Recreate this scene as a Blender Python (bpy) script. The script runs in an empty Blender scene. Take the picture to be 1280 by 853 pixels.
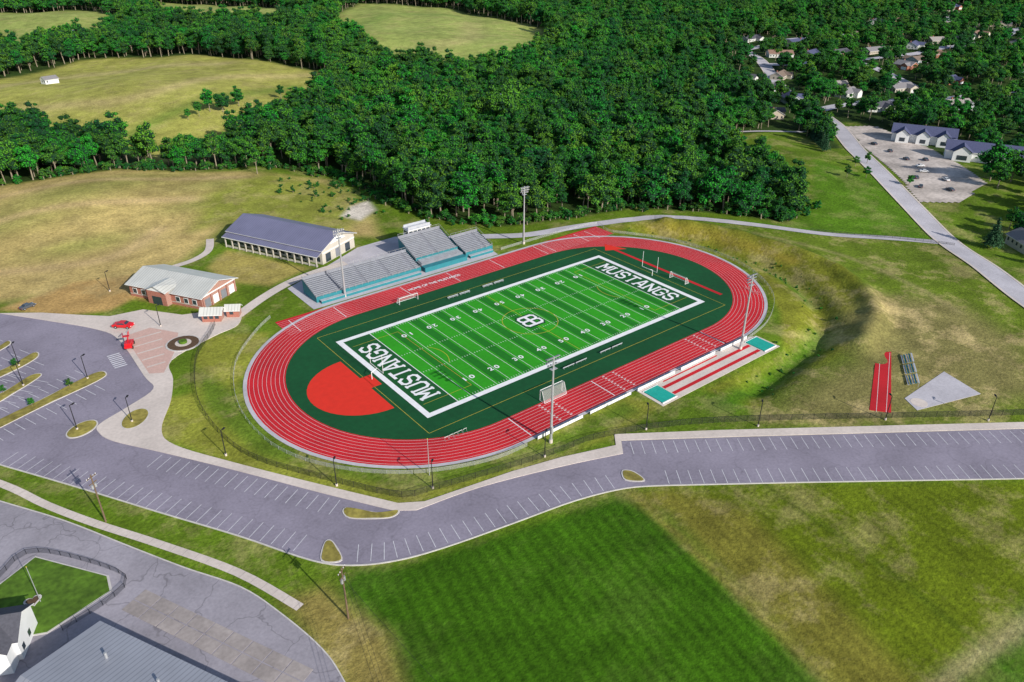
import bpy, bmesh, math, random
import numpy as np
from mathutils import Vector, Matrix
random.seed(7); rng=np.random.default_rng(7)
scene=bpy.context.scene
root=scene.collection

# ------------------------------------------------------------ materials
def nt(name):
    m=bpy.data.materials.new(name); m.use_nodes=True
    n=m.node_tree.nodes; l=m.node_tree.links
    return m,n,l,n["Principled BSDF"]
def mat(name,col,rough=.8,var=.12,scale=.6,var2=0,scale2=.05,metal=0,spec=.3,bump=0):
    m,n,l,b=nt(name)
    b.inputs["Roughness"].default_value=rough; b.inputs["Metallic"].default_value=metal
    b.inputs["Specular IOR Level"].default_value=spec
    g=n.new("ShaderNodeNewGeometry")
    def noise(s,det=4):
        t=n.new("ShaderNodeTexNoise"); t.inputs["Scale"].default_value=s; t.inputs["Detail"].default_value=det
        l.new(g.outputs["Position"],t.inputs["Vector"]); return t
    t=noise(scale)
    r=n.new("ShaderNodeMapRange"); r.inputs[1].default_value=.3; r.inputs[2].default_value=.7
    r.inputs[3].default_value=1-var; r.inputs[4].default_value=1+var
    l.new(t.outputs[0],r.inputs[0]); out=r.outputs[0]
    if var2:
        t2=noise(scale2,3); r2=n.new("ShaderNodeMapRange"); r2.inputs[1].default_value=.35; r2.inputs[2].default_value=.65
        r2.inputs[3].default_value=1-var2; r2.inputs[4].default_value=1+var2
        l.new(t2.outputs[0],r2.inputs[0])
        mm=n.new("ShaderNodeMath"); mm.operation='MULTIPLY'; l.new(out,mm.inputs[0]); l.new(r2.outputs[0],mm.inputs[1]); out=mm.outputs[0]
    v=n.new("ShaderNodeVectorMath"); v.operation='SCALE'; v.inputs[0].default_value=col
    l.new(out,v.inputs["Scale"]); l.new(v.outputs[0],b.inputs["Base Color"])
    if bump:
        bp=n.new("ShaderNodeBump"); bp.inputs["Strength"].default_value=bump; l.new(t.outputs[0],bp.inputs["Height"]); l.new(bp.outputs[0],b.inputs["Normal"])
    return m
def crackmat(name,col,lo_=.62,cs=.09,v2=.14):
    m=mat(name,col,.9,.10,1.5,v2,.07)
    n=m.node_tree.nodes; l=m.node_tree.links; b=n["Principled BSDF"]
    src=b.inputs["Base Color"].links[0].from_socket
    g=n.new("ShaderNodeNewGeometry"); 
    nz=n.new("ShaderNodeTexNoise"); nz.inputs["Scale"].default_value=.25; l.new(g.outputs["Position"],nz.inputs["Vector"])
    ad=n.new("ShaderNodeVectorMath"); ad.operation='MULTIPLY_ADD'; ad.inputs[1].default_value=(5,5,5)
    l.new(nz.outputs[1],ad.inputs[0]); l.new(g.outputs["Position"],ad.inputs[2])
    vo=n.new("ShaderNodeTexVoronoi"); vo.feature='DISTANCE_TO_EDGE'; vo.inputs["Scale"].default_value=cs; l.new(ad.outputs[0],vo.inputs["Vector"])
    r=n.new("ShaderNodeMapRange"); r.inputs[1].default_value=0.0; r.inputs[2].default_value=.016; r.inputs[3].default_value=lo_; r.inputs[4].default_value=1
    l.new(vo.outputs[0],r.inputs[0])
    # darker tyre / patch stains
    st=n.new("ShaderNodeTexNoise"); st.inputs["Scale"].default_value=.35; st.inputs["Detail"].default_value=6; st.inputs["Roughness"].default_value=.7; l.new(g.outputs["Position"],st.inputs["Vector"])
    r2=n.new("ShaderNodeMapRange"); r2.inputs[1].default_value=.56; r2.inputs[2].default_value=.68; r2.inputs[3].default_value=1; r2.inputs[4].default_value=.84; l.new(st.outputs[0],r2.inputs[0])
    mm=n.new("ShaderNodeMath"); mm.operation='MULTIPLY'; l.new(r.outputs[0],mm.inputs[0]); l.new(r2.outputs[0],mm.inputs[1])
    v=n.new("ShaderNodeVectorMath"); v.operation='SCALE'; l.new(src,v.inputs[0]); l.new(mm.outputs[0],v.inputs["Scale"]); l.new(v.outputs[0],b.inputs["Base Color"])
    return m
ASPH=crackmat("asphalt",(.245,.222,.28),.88,.05,.12)
ASPH2=crackmat("asphalt_old",(.30,.28,.32),.66,.09,.16)
CONC=mat("concrete",(.60,.525,.48),.85,.08,1.2,.08,.1)
SLAB=mat("concrete_slab",(.34,.30,.29),.9,.12,1.2,.16,.12)
CONC2=mat("concrete_light",(.47,.45,.49),.85,.08,1.2,.10,.1)
KERB=mat("kerb_concrete",(.55,.52,.5),.85)
PAINT=mat("white_paint",(.80,.80,.82),.6,.06)
LANE=mat("lane_paint",(.72,.62,.62),.6,.06)
PARK=mat("parking_paint",(.62,.62,.66),.7,.18)
YEL=mat("yellow_paint",(.55,.45,.05),.7,.05)
TRED=mat("track_red",(.52,.014,.022),.8,.07,.8,.14,.05)
DRED=mat("red_turf",(.68,.030,.015),.85,.05)
TURFD=mat("turf_dark",(.003,.070,.020),.9,.12,.6,.12,.05)
TURFA=mat("turf_light",(.024,.30,.008),.9,.08,.8,.08,.05)
TURFB=mat("turf_mid",(.008,.165,.008),.9,.08,.8,.08,.05)
TURFE=mat("turf_endzone",(.005,.085,.018),.9,.08)
TEAL=mat("teal_paint",(.015,.36,.29),.6,.08)
TEALB=mat("teal_panel",(.025,.19,.23),.6,.08)
ALU=mat("aluminium",(.46,.48,.52),.45,.1,metal=.2)
ALUD=mat("aluminium_dark",(.24,.25,.29),.5,.1,metal=.2)
WHITE=mat("white_wall",(.78,.78,.78),.6,.04)
CREAM=mat("cream_wall",(.52,.48,.42),.7,.06)
DARK=mat("dark_metal",(.02,.02,.022),.5,.05)
GALV=mat("galvanised_steel",(.46,.47,.49),.45,.08,metal=.4)
GLASS=mat("window_glass",(.03,.045,.06),.12,.05,spec=.8)
WOOD=mat("pole_wood",(.16,.11,.07),.9,.15,3)
BARK=mat("bark",(.26,.22,.16),.95,.2,3)
SOIL=mat("planting_bed",(.10,.06,.035),.95,.2,2)
PINK=mat("paver_pink",(.56,.37,.32),.85,.1,2)
CARRED=mat("car_paint_red",(.60,.01,.015),.25,.03,spec=.6)
CARW=mat("car_paint_white",(.7,.7,.72),.25,.03,spec=.6)
CARG=mat("car_paint_grey",(.08,.09,.11),.25,.03,spec=.6)
TYRE=mat("tyre",(.015,.015,.015),.9)
GRASSI=mat("island_grass",(.26,.22,.05),.95,.3,.9,.25,.2)
GRASSG=mat("island_green_grass",(.075,.15,.012),.95,.3,.9,.25,.15)
GRAVEL=mat("gravel",(.48,.42,.38),.95,.2,.6,.25,.08)
def roofmat(name,col,period=.6,axis=0):
    m=mat(name,col,.45,.05,.3,.06,.08,metal=.2)
    n=m.node_tree.nodes; l=m.node_tree.links; b=n["Principled BSDF"]
    src=b.inputs["Base Color"].links[0].from_socket
    tc=n.new("ShaderNodeTexCoord"); sp=n.new("ShaderNodeSeparateXYZ"); l.new(tc.outputs["Object"],sp.inputs[0])
    f=n.new("ShaderNodeMath"); f.operation='MODULO'; f.inputs[1].default_value=period
    a=n.new("ShaderNodeMath"); a.operation='ABSOLUTE'; l.new(sp.outputs[axis],a.inputs[0]); l.new(a.outputs[0],f.inputs[0])
    r=n.new("ShaderNodeMapRange"); r.inputs[1].default_value=period*.75; r.inputs[2].default_value=period*.85; r.inputs[3].default_value=1; r.inputs[4].default_value=.72
    l.new(f.outputs[0],r.inputs[0])
    v=n.new("ShaderNodeVectorMath"); v.operation='SCALE'; l.new(src,v.inputs[0]); l.new(r.outputs[0],v.inputs["Scale"]); l.new(v.outputs[0],b.inputs["Base Color"])
    return m
ROOFB=roofmat("roof_blue_metal",(.21,.21,.32),1.0)
ROOFL=roofmat("roof_light_metal",(.64,.64,.60),1.0)
ROOFG=roofmat("roof_grey_metal",(.36,.37,.42),.9)
SHING=[mat("shingle_%d"%i,c,.9,.15,2) for i,c in enumerate([(.09,.09,.11),(.20,.15,.12),(.22,.21,.22),(.26,.16,.12),(.08,.09,.17),(.32,.29,.27)])]
SIDING=[mat("siding_%d"%i,c,.7,.05) for i,c in enumerate([(.65,.65,.62),(.48,.43,.35),(.34,.14,.09),(.42,.45,.48),(.52,.45,.36)])]
def brickmat():
    m,n,l,b=nt("brick"); tc=n.new("ShaderNodeTexCoord")
    mp=n.new("ShaderNodeMapping"); mp.inputs["Rotation"].default_value=(math.radians(90),0,0); l.new(tc.outputs["Object"],mp.inputs[0])
    t=n.new("ShaderNodeTexBrick"); t.inputs["Scale"].default_value=1.5; t.inputs["Color1"].default_value=(.42,.12,.07,1); t.inputs["Color2"].default_value=(.32,.085,.055,1); t.inputs["Mortar"].default_value=(.4,.3,.26,1)
    l.new(mp.outputs[0],t.inputs[0]); l.new(t.outputs[0],b.inputs["Base Color"]); b.inputs["Roughness"].default_value=.85
    return m
BRICK=brickmat()
def fencemat(name,col,a):
    m,n,l,b=nt(name); b.inputs["Base Color"].default_value=(*col,1); b.inputs["Roughness"].default_value=.6
    b.inputs["Alpha"].default_value=a; return m
FMESH=fencemat("chain_link",(.02,.02,.022),.32)
NET=fencemat("goal_net",(.7,.7,.7),.22)

# ------------------------------------------------------------ mesh builder
class MB:
    def __init__(s): s.v=[];s.f=[];s.m=[];s.mats=[]
    def mi(s,m):
        if m not in s.mats: s.mats.append(m)
        return s.mats.index(m)
    def add(s,vs,fs,m):
        o=len(s.v); s.v+=[tuple(map(float,p)) for p in vs]; k=s.mi(m)
        for f in fs: s.f.append([i+o for i in f]); s.m.append(k)
    def box(s,x0,x1,y0,y1,z0,z1,m):
        s.add([(x0,y0,z0),(x1,y0,z0),(x1,y1,z0),(x0,y1,z0),(x0,y0,z1),(x1,y0,z1),(x1,y1,z1),(x0,y1,z1)],
              [(0,3,2,1),(4,5,6,7),(0,1,5,4),(1,2,6,5),(2,3,7,6),(3,0,4,7)],m)
    def rect(s,x0,x1,y0,y1,z,m): s.add([(x0,y0,z),(x1,y0,z),(x1,y1,z),(x0,y1,z)],[(0,1,2,3)],m)
    def poly(s,pts,z,m):
        a=sum(pts[i][0]*pts[(i+1)%len(pts)][1]-pts[(i+1)%len(pts)][0]*pts[i][1] for i in range(len(pts)))
        if a<0: pts=pts[::-1]
        s.add([(p[0],p[1],z) for p in pts],[tuple(range(len(pts)))],m)
    def prism(s,pts,z0,z1,m):
        a=sum(pts[i][0]*pts[(i+1)%len(pts)][1]-pts[(i+1)%len(pts)][0]*pts[i][1] for i in range(len(pts)))
        if a<0: pts=pts[::-1]
        n=len(pts); s.add([(p[0],p[1],z0) for p in pts]+[(p[0],p[1],z1) for p in pts],
            [tuple(range(n,2*n))]+[(i,(i+1)%n,(i+1)%n+n,i+n) for i in range(n)],m)
    def cyl(s,a,b,r0,r1,m,n=8):
        a=Vector(a);b=Vector(b);d=(b-a).normalized(); u=d.orthogonal().normalized(); w=d.cross(u)
        vs=[];
        for p,r in((a,r0),(b,r1)):
            for i in range(n):
                t=2*math.pi*i/n; vs.append(p+u*math.cos(t)*r+w*math.sin(t)*r)
        s.add(vs,[(i,(i+1)%n,(i+1)%n+n,i+n) for i in range(n)]+[tuple(range(n-1,-1,-1)),tuple(range(n,2*n))],m)
    def line(s,a,b,w,z,m):
        dx,dy=b[0]-a[0],b[1]-a[1]; L=math.hypot(dx,dy); nx,ny=-dy/L*w/2,dx/L*w/2
        s.add([(a[0]-nx,a[1]-ny,z),(b[0]-nx,b[1]-ny,z),(b[0]+nx,b[1]+ny,z),(a[0]+nx,a[1]+ny,z)],[(0,1,2,3)],m)
    def ribbon(s,L,R,m):
        n=len(L); s.add(list(L)+list(R),[(i+n,i+1+n,i+1,i) for i in range(n-1)],m)
    def obj(s,name,loc=(0,0,0),rot=0,parent=None):
        me=bpy.data.meshes.new(name); me.from_pydata(s.v,[],s.f)
        for m in s.mats: me.materials.append(m)
        me.polygons.foreach_set("material_index",s.m); me.update()
        o=bpy.data.objects.new(name,me); root.objects.link(o); o.location=loc; o.rotation_euler=(0,0,rot)
        if parent: o.parent=parent
        return o
def empty(name):
    e=bpy.data.objects.new(name,None); root.objects.link(e); return e
def smooth(pts,k=6,closed=False):
    P=[np.array(p,float) for p in pts]; n=len(P); out=[]
    for i in range(n if closed else n-1):
        g=(lambda j:P[j%n]) if closed else (lambda j:P[min(max(j,0),n-1)])
        a,b,c,d=g(i-1),g(i),g(i+1),g(i+2)
        for t in np.linspace(0,1,k,endpoint=False):
            out.append(tuple(.5*((2*b)+(-a+c)*t+(2*a-5*b+4*c-d)*t*t+(-a+3*b-3*c+d)*t**3)))
    if not closed: out.append(tuple(P[-1]))
    return out
def offs(pts,d):
    o=[]
    for i in range(len(pts)):
        a=np.array(pts[max(i-1,0)]);b=np.array(pts[min(i+1,len(pts)-1)]); t=b-a; t=t/(np.linalg.norm(t)+1e-9)
        o.append((pts[i][0]-t[1]*d,pts[i][1]+t[0]*d))
    return o
def resample(pts,step):
    out=[]; acc=0; nxt=0
    for i in range(len(pts)-1):
        a=np.array(pts[i],float);b=np.array(pts[i+1],float); L=np.linalg.norm(b-a)
        while nxt<=acc+L:
            t=(nxt-acc)/max(L,1e-9); out.append((tuple(a+(b-a)*t),tuple((b-a)/max(L,1e-9)))); nxt+=step
        acc+=L
    return out

# ------------------------------------------------------------ terrain
def sd(x,y,poly):
    P=np.array(poly,float); n=len(P); d=np.full(x.shape,1e18); ins=np.zeros(x.shape,bool)
    for i in range(n):
        a=P[i];b=P[(i+1)%n]; e=b-a; wx=x-a[0]; wy=y-a[1]
        t=np.clip((wx*e[0]+wy*e[1])/(e@e),0,1); d=np.minimum(d,(wx-e[0]*t)**2+(wy-e[1]*t)**2)
        c=((a[1]>y)!=(b[1]>y)); 
        with np.errstate(divide='ignore',invalid='ignore'): xi=(b[0]-a[0])*(y-a[1])/(b[1]-a[1]+1e-12)+a[0]
        ins^=c&(x<xi)
    return np.where(ins,1,-1)*np.sqrt(d)
def ss(t): t=np.clip(t,0,1); return t*t*(3-2*t)
FLAT=[(-400,128),(-100,135),(-60,150),(-10,132),(45,82),(90,58),(101,20),(100,-50),(90,-72),(140,-110),(220,-190),(0,-600),(-400,-600)]
CREST=smooth([(104,34),(113,16),(117,-4),(119,-24),(114,-44),(103,-60),(88,-70),(70,-76)],6)
SWALE=smooth([(92,36),(101,20),(104,-4),(102,-26),(92,-46),(72,-62),(52,-66),(26,-69)],6)
def dline(x,y,P):
    d=np.full(x.shape,1e9)
    for a_,b_ in zip(P[:-1],P[1:]):
        a_=np.array(a_);e=np.array(b_)-a_; wx=x-a_[0];wy=y-a_[1]; t=np.clip((wx*e[0]+wy*e[1])/(e@e),0,1); d=np.minimum(d,np.hypot(wx-e[0]*t,wy-e[1]*t))
    return d
def H(x,y):
    x=np.asarray(x,float); y=np.asarray(y,float)
    d=-sd(x,y,FLAT); k=ss(d/90)
    g=lambda cx,cy,s,a: a*np.exp(-((x-cx)**2+(y-cy)**2)/(2*s*s))
    h=2.0*np.sin(x*.017+1.3)*np.cos(y*.014+.4)+1.5*np.sin(x*.031+y*.02)+.6*np.sin(x*.07-y*.05)
    far=ss((np.hypot(x,y)-350)/500); h=h+far*5*np.sin(x*.008+y*.004+1)*np.sin(y*.009)
    h=h+g(30,450,70,9)+g(-60,205,45,3)+g(380,640,90,10)+g(60,960,100,10)
    z=h*k
    m=(x>15)&(x<160)&(y>-95)&(y<60)
    if m.any():
        xm,ym=x[m],y[m]; dc=dline(xm,ym,CREST); dw=dline(xm,ym,SWALE)
        z[m]+=3.0*np.exp(-(dc/4.5)**2)-3.6*np.exp(-(dw/5.0)**2)+.35*np.sin(xm*.5)*np.sin(ym*.43)*np.exp(-(dc/12)**2)
    return z
def h1(x,y): return float(H(np.array([x]),np.array([y]))[0])
def axis(lo,hi,near,lim,g):
    a=list(np.arange(lo,hi,near)); s=near
    while a[-1]<lim[1]: s*=g; a.append(a[-1]+s)
    s=near; b=[a[0]]
    while b[-1]>lim[0]: s*=g; b.append(b[-1]-s)
    return np.array(b[::-1][:-1]+a)
xs=axis(-170,190,1.5,(-1200,2600),1.022); ys=axis(-200,230,1.5,(-700,2600),1.022)
X,Y=np.meshgrid(xs,ys); X=X.ravel();Y=Y.ravel(); Z=H(X,Y)
nx,ny=len(xs),len(ys)
me=bpy.data.meshes.new("ground"); me.vertices.add(nx*ny); me.vertices.foreach_set("co",np.stack([X,Y,Z],1).ravel())
i,j=np.meshgrid(np.arange(nx-1),np.arange(ny-1)); a=(j*nx+i).ravel(); q=np.stack([a,a+1,a+1+nx,a+nx],1)
me.loops.add(q.size); me.loops.foreach_set("vertex_index",q.ravel()); me.polygons.add(len(q)); me.polygons.foreach_set("loop_start",np.arange(0,q.size,4)); me.polygons.foreach_set("loop_total",np.full(len(q),4)); me.update(calc_edges=True)
me.polygons.foreach_set("use_smooth",np.ones(len(q),bool))
CLEAR=[(-500,262),(-114,260),(-61,258),(-43,246),(4,229),(30,190),(24,125),(32,92),(48,74),(77,64),(109,57),(133,31),(152,6),(176,12),(212,58),(228,98),(262,114),(297,98),(276,62),(285,58),(330,100),(345,84),(318,20),(300,-40),(200,-80),(190,-160),(300,-400),(-500,-400)]
FA=[(-400,255),(-114,258),(-61,255),(-10,225),(21,190),(14,150),(8,118),(-1,96),(-13,107),(-42,153),(-72,121),(-98,112),(-134,122),(-400,125)]
FB=[(-400,385),(-400,590),(-69,590),(5,651),(92,590),(122,511),(148,430),(118,382),(80,330),(32,300),(-5,268),(-38,262),(-58,325),(-95,385)]
C1=[(-200,1094),(3,1094),(100,1060),(110,900),(40,740),(-50,730),(-200,740)]
C2=[(321,992),(238,1202),(129,1004),(165,860),(240,740),(300,790)]
C3=[(434,911),(507,792),(485,560),(400,440),(325,400),(235,375),(215,460),(262,640),(330,780)]
C4=[(640,1000),(720,1250),(560,1300),(500,1120)]
C5=[(900,700),(1100,820),(1000,1000),(860,860)]
MOWL=[(-107,-67),(-97,-62),(-89,-67),(-64,-73),(-36,-80),(-33,-90),(-44,-137),(-60,-260),(-160,-260),(-108,-95)]
MOWR=[(-36,-80),(-28,-84),(-2,-103),(41,-135),(110,-186),(150,-300),(-60,-300),(-44,-137),(-33,-90)]
INNER=[(-86,55),(-95,42),(-101,24),(-108,26),(-115,10),(-105,-12),(-80,-52),(-40,-60),(-23,-62),(-3,-60),(-8,-50),(-40,-50),(-70,-42),(-90,-20),(-90,20),(-70,45)]
BANK=[(60,52),(100,42),(114,18),(119,-4),(121,-26),(116,-46),(104,-63),(88,-73),(60,-78),(15,-77),(12,-62),(50,-62),(70,-47),(92,-22),(94,10),(84,35),(66,50)]
MEAD=[(120,30),(150,4),(176,10),(243,50),(240,10),(205,-28),(184,-48),(165,-26),(137,5)]
RMD=[(128,8),(165,-28),(184,-52),(140,-98),(105,-150),(62,-122),(10,-82),(25,-74),(88,-74),(122,-40)]
DRY=[(82,-60),(110,-60),(125,-80),(112,-105),(85,-122),(30,-97),(14,-82),(40,-78),(60,-80)]
FRONTB=[(-135,116),(-120,98),(-106,92),(-97,97),(-80,73),(-66,84),(-70,100),(-85,115),(-110,124)]
base=np.zeros((len(X),4)); base[:,:3]=(.030,.060,.012)
def paint(poly,col,al,soft=3,k=1):
    w=ss((sd(X,Y,poly)+soft*.5)/soft)*k
    c=np.array([*col,al]); base[:]=base*(1-w[:,None])+c*w[:,None]
def stroke(pts,w_,col,al,k=.6):
    P=smooth(pts,5); w=np.exp(-(dline(X,Y,P)/w_)**2)*k; c=np.array([*col,al]); base[:]=base*(1-w[:,None])+c*w[:,None]
paint(CLEAR,(.105,.175,.012),.35,4)
paint(FA,(.47,.355,.135),.2,10)
for cx,cy,r in[(-90,222,15),(-60,232,12),(-25,205,12),(-100,160,10),(-45,180,9),(-125,200,16)]:
    w=np.exp(-((X-cx)**2/(r*2.2)**2+(Y-cy)**2/r**2))*.6; c=np.array([.22,.26,.05,.1]); base[:]=base*(1-w[:,None])+c*w[:,None]
for pts in([(-180,190),(-110,205),(-60,195),(-20,170)],[(-160,230),(-100,240),(-50,228),(0,205)],[(-130,150),(-95,140),(-70,160)]): stroke(pts,4,(.56,.40,.20),.1,.6)
paint([(-60,150),(-40,190),(0,215),(20,180),(6,120),(-12,110),(-40,152)],(.25,.27,.045),.4,14)
paint(FB,(.34,.335,.075),.3,12)
for c in(C1,C2,C3,C4,C5): paint(c,(.28,.33,.085),.3,15)
stroke([(-200,420),(-90,440),(-20,400),(60,440),(130,440)],10,(.47,.38,.16),.3,.75); stroke([(-150,520),(0,560),(90,520)],12,(.47,.39,.17),.3,.7); stroke([(-40,330),(10,360),(100,400)],8,(.16,.24,.035),.1,.7)
stroke([(280,500),(350,520),(420,620)],14,(.42,.38,.15),.3,.6); stroke([(300,680),(400,750),(450,700)],16,(.20,.30,.06),.1,.7)
paint(MOWR,(.122,.165,.008),.36,3)
paint(MOWL,(.042,.118,.004),.03,3)
paint([(-38,-80),(-28,-84),(-20,-100),(-32,-140),(-48,-200),(-46,-137),(-35,-90)],(.22,.19,.035),.5,7,.75)
stroke([(-10,-98),(-12,-125),(-20,-160),(-40,-230)],1.0,(.08,.125,.008),.1,.7)
stroke([(-36,-80),(-45,-137),(-62,-230)],1.2,(.27,.24,.05),.4,.7)
paint([(-52,-150),(-10,-150),(60,-150),(40,-200),(-60,-200)],(.03,.125,.006),.0,8,.7)
stroke([(-62,-151),(-30,-148),(0,-152),(40,-150)],1.6,(.38,.32,.18),.4,.6)
paint(INNER,(.235,.25,.035),.3,3)
paint([(-96,40),(-90,10),(-88,-20),(-70,-42),(-40,-52),(-10,-52),(-10,-58),(-40,-60),(-76,-48),(-98,-14),(-101,15)],(.12,.19,.018),.4,5)
paint(BANK,(.19,.20,.022),.55,3)
stroke([(88,38),(98,20),(101,-4),(99,-26),(89,-46)],4,(.06,.145,.008),.2,.85)
stroke([(72,-62),(52,-66),(26,-69),(10,-70)],4.5,(.065,.17,.008),.15,.9)
stroke([(109,34),(118,16),(122,-4),(124,-24),(119,-44),(107,-62)],3.6,(.04,.10,.010),.0,.85)  # shade on the bank's outer face, away from the sun, painted into ground colour
stroke([(98,36),(108,16),(111,-6),(112,-24)],3.0,(.32,.25,.04),.5,.7)
paint(MEAD,(.085,.18,.010),.2,5)
paint(RMD,(.115,.170,.014),.5,6)
paint(DRY,(.24,.20,.08),1.0,16,.8)
stroke([(126,4),(134,-30),(128,-60),(118,-84)],1.6,(.32,.27,.12),.4,.5)
paint(FRONTB,(.42,.27,.10),.4,4)
paint([(-56,78),(-38,84),(-56,120),(-68,108),(-68,92)],(.35,.29,.08),.4,4)
paint([(2,118),(14,126),(18,140),(8,138),(-2,128)],(.62,.56,.48),.0,4)
paint([(-112,-60),(-104,-62),(-100,-80),(-106,-100),(-112,-90)],(.30,.22,.07),.6,6,.8)
ca=me.color_attributes.new("gcol",'FLOAT_COLOR','POINT'); ca.data.foreach_set("color",base.ravel())
mow=np.maximum(ss(sd(X,Y,MOWL)/4),.5*ss(sd(X,Y,MOWR)/4)); am=me.attributes.new("mow",'FLOAT','POINT'); am.data.foreach_set("value",mow)
gm,n,l,b=nt("ground_grass"); b.inputs["Roughness"].default_value=.95; b.inputs["Specular IOR Level"].default_value=.1
at=n.new("ShaderNodeAttribute"); at.attribute_name="gcol"; g=n.new("ShaderNodeNewGeometry")
def nz(s,d=5,rgh=.6):
    t=n.new("ShaderNodeTexNoise"); t.inputs["Scale"].default_value=s; t.inputs["Detail"].default_value=d; t.inputs["Roughness"].default_value=rgh; l.new(g.outputs["Position"],t.inputs["Vector"]); return t.outputs[0]
def mr(src,a,b_,c,d):
    r=n.new("ShaderNodeMapRange"); r.inputs[1].default_value=a;r.inputs[2].default_value=b_;r.inputs[3].default_value=c;r.inputs[4].default_value=d; l.new(src,r.inputs[0]); return r.outputs[0]
def mul(a,b_,op='MULTIPLY'):
    m=n.new("ShaderNodeMath"); m.operation=op
    for k,s in enumerate((a,b_)):
        if isinstance(s,(int,float)): m.inputs[k].default_value=s
        else: l.new(s,m.inputs[k])
    return m.outputs[0]
f=mul(mul(mr(nz(.9,6,.75),.3,.7,.56,1.44),mr(nz(.12,5),.3,.7,.74,1.26)),mr(nz(.02,3),.35,.65,.84,1.16))
ma=n.new("ShaderNodeAttribute"); ma.attribute_name="mow"
sp=n.new("ShaderNodeSeparateXYZ"); l.new(g.outputs["Position"],sp.inputs[0])
tt=mul(mul(sp.outputs[0],.98),mul(sp.outputs[1],.20),'SUBTRACT')
sn=mul(mul(tt,2*math.pi/2.9),0,'ADD'); si=n.new("ShaderNodeMath"); si.operation='SINE'; l.new(sn,si.inputs[0])
stripe=mul(mul(mul(si.outputs[0],ma.outputs["Fac"]),mr(nz(.25,2),.35,.65,.05,.24)),1,'ADD')
f=mul(f,stripe)
dm=mul(mr(nz(.055,8,.72),.50,.60,0,1),at.outputs["Alpha"])
mx=n.new("ShaderNodeMix"); mx.data_type='RGBA'; l.new(dm,mx.inputs[0]); l.new(at.outputs["Color"],mx.inputs[6]); mx.inputs[7].default_value=(.44,.35,.16,1)
v=n.new("ShaderNodeVectorMath"); v.operation='SCALE'; l.new(mx.outputs[2],v.inputs[0]); l.new(f,v.inputs["Scale"]); l.new(v.outputs[0],b.inputs["Base Color"])
bp=n.new("ShaderNodeBump"); bp.inputs["Strength"].default_value=.7; bp.inputs["Distance"].default_value=.35; l.new(nz(1.2,4),bp.inputs["Height"]); l.new(bp.outputs[0],b.inputs["Normal"])
me.materials.append(gm); go=bpy.data.objects.new("ground",me); root.objects.link(go)

# ------------------------------------------------------------ pavements
Zs=.04
up=[(-135,112),(-124,97),(-113,81),(-109,69),(-109,42),(-109,33),(-117,28),(-125,24),(-126,20),(-124,14),(-116,2),(-105,-15),(-92,-36),(-82,-51.5)]
up2=[(-78,-54.5),(-62,-57),(-42,-63),(-27,-68.5)]
lo=[(-180,72),(-148,21),(-135,0),(-123,-20),(-112,-38),(-103,-54),(-97,-60.5),(-89,-65),(-79,-68),(-64,-71),(-48,-74),(-36,-78),(-28,-83)]
UPS=smooth(up,5)+smooth(up2,5); LOS=smooth(lo,5)
asph=[(-220,112)]+UPS+[(-23.5,-64.5),(-2,-79.5),(62,-125),(160,-195),(148,-212),(41,-134),(-2,-102)]+LOS[::-1]+[(-220,95)]
m=MB(); m.poly(asph,Zs,ASPH); road=m.obj("parking_lot_road")
inn=[(-75,-53.2),(-53,-57),(-40,-60.2),(-26,-65),(-23,-61.5),(0,-78),(65,-124)]
inner=smooth([(-80,71),(-72,66),(-76,56),(-85,53),(-100,46),(-103,35),(-107,24),(-113,12),(-112.5,3),(-103.5,-13),(-91,-33),(-80,-50)],5)
walk=[(-135,112.1)]+[(-124,104),(-115,95),(-107,87.5),(-97,86),(-88,74)]+inner+inn[:5]+[(0,-77.2),(62,-121.5),(160,-192),(160,-194.9),(62,-124.9),(-2,-79.4),(-23.5,-64.4)]+UPS[::-1]
m=MB(); m.prism([tuple(p) for p in walk],-.05,.16,CONC); m.obj("concrete_walkway")
m=MB(); m.poly([(-107,70),(-99,71),(-93,62),(-98,50),(-104,40),(-107.5,42)],.18,PINK)
for k in range(5): 
    m.line((-107,66-5*k),(-97+(-1.2*k),66-5*k),.7,.20,CONC)
m.obj("paver_plaza")
m=MB()
def disc(cx,cy,r,k=20): return [(cx+r*math.cos(2*math.pi*i/k),cy+r*math.sin(2*math.pi*i/k)) for i in range(k)]
m.prism(disc(-94,54,5.2),.16,.3,KERB); m.prism(disc(-94,54,4.6),.3,.42,SOIL); m.prism(disc(-94,54,2.4),.42,.5,CONC); m.prism(disc(-94,54,1.2),.5,1.2,GRASSG)
m.obj("planter_circle")
def island(poly,ma=GRASSI,sm=True):
    P=smooth(poly,5,True) if sm else poly
    mm=MB(); mm.prism(P,0,.18,KERB)
    c=np.mean(P,0); Q=[tuple(c+(np.array(p)-c)*(1-.35/max(np.linalg.norm(np.array(p)-c),1))) for p in P]
    mm.prism(Q,.18,.24,ma); return mm.obj("traffic_island")
def oval(cx,cy,a,b,ang,k=10):
    ca,sa=math.cos(ang),math.sin(ang); return [(cx+a*math.cos(t)*ca-b*math.sin(t)*sa,cy+a*math.cos(t)*sa+b*math.sin(t)*ca) for t in np.linspace(0,2*math.pi,k,endpoint=False)]
island(oval(-129,24.5,4.2,3.0,.5)); island(oval(-117,21,4.8,3.2,.9))
island([(-150,40),(-135,46),(-120,52),(-117,50),(-120,47),(-135,42),(-150,36.5)])
island([(-150,52),(-140,58),(-134,62),(-132,60),(-140,54),(-150,48)])
island([(-150,68),(-139,71),(-131,76),(-131,72),(-139,67),(-150,64)])
island([(-150,84),(-140,86),(-136,89),(-136,86),(-142,82),(-150,80)])
island([(-101.5,-55.5),(-98.5,-51),(-97,-52),(-98,-58)],GRASSI)
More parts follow.
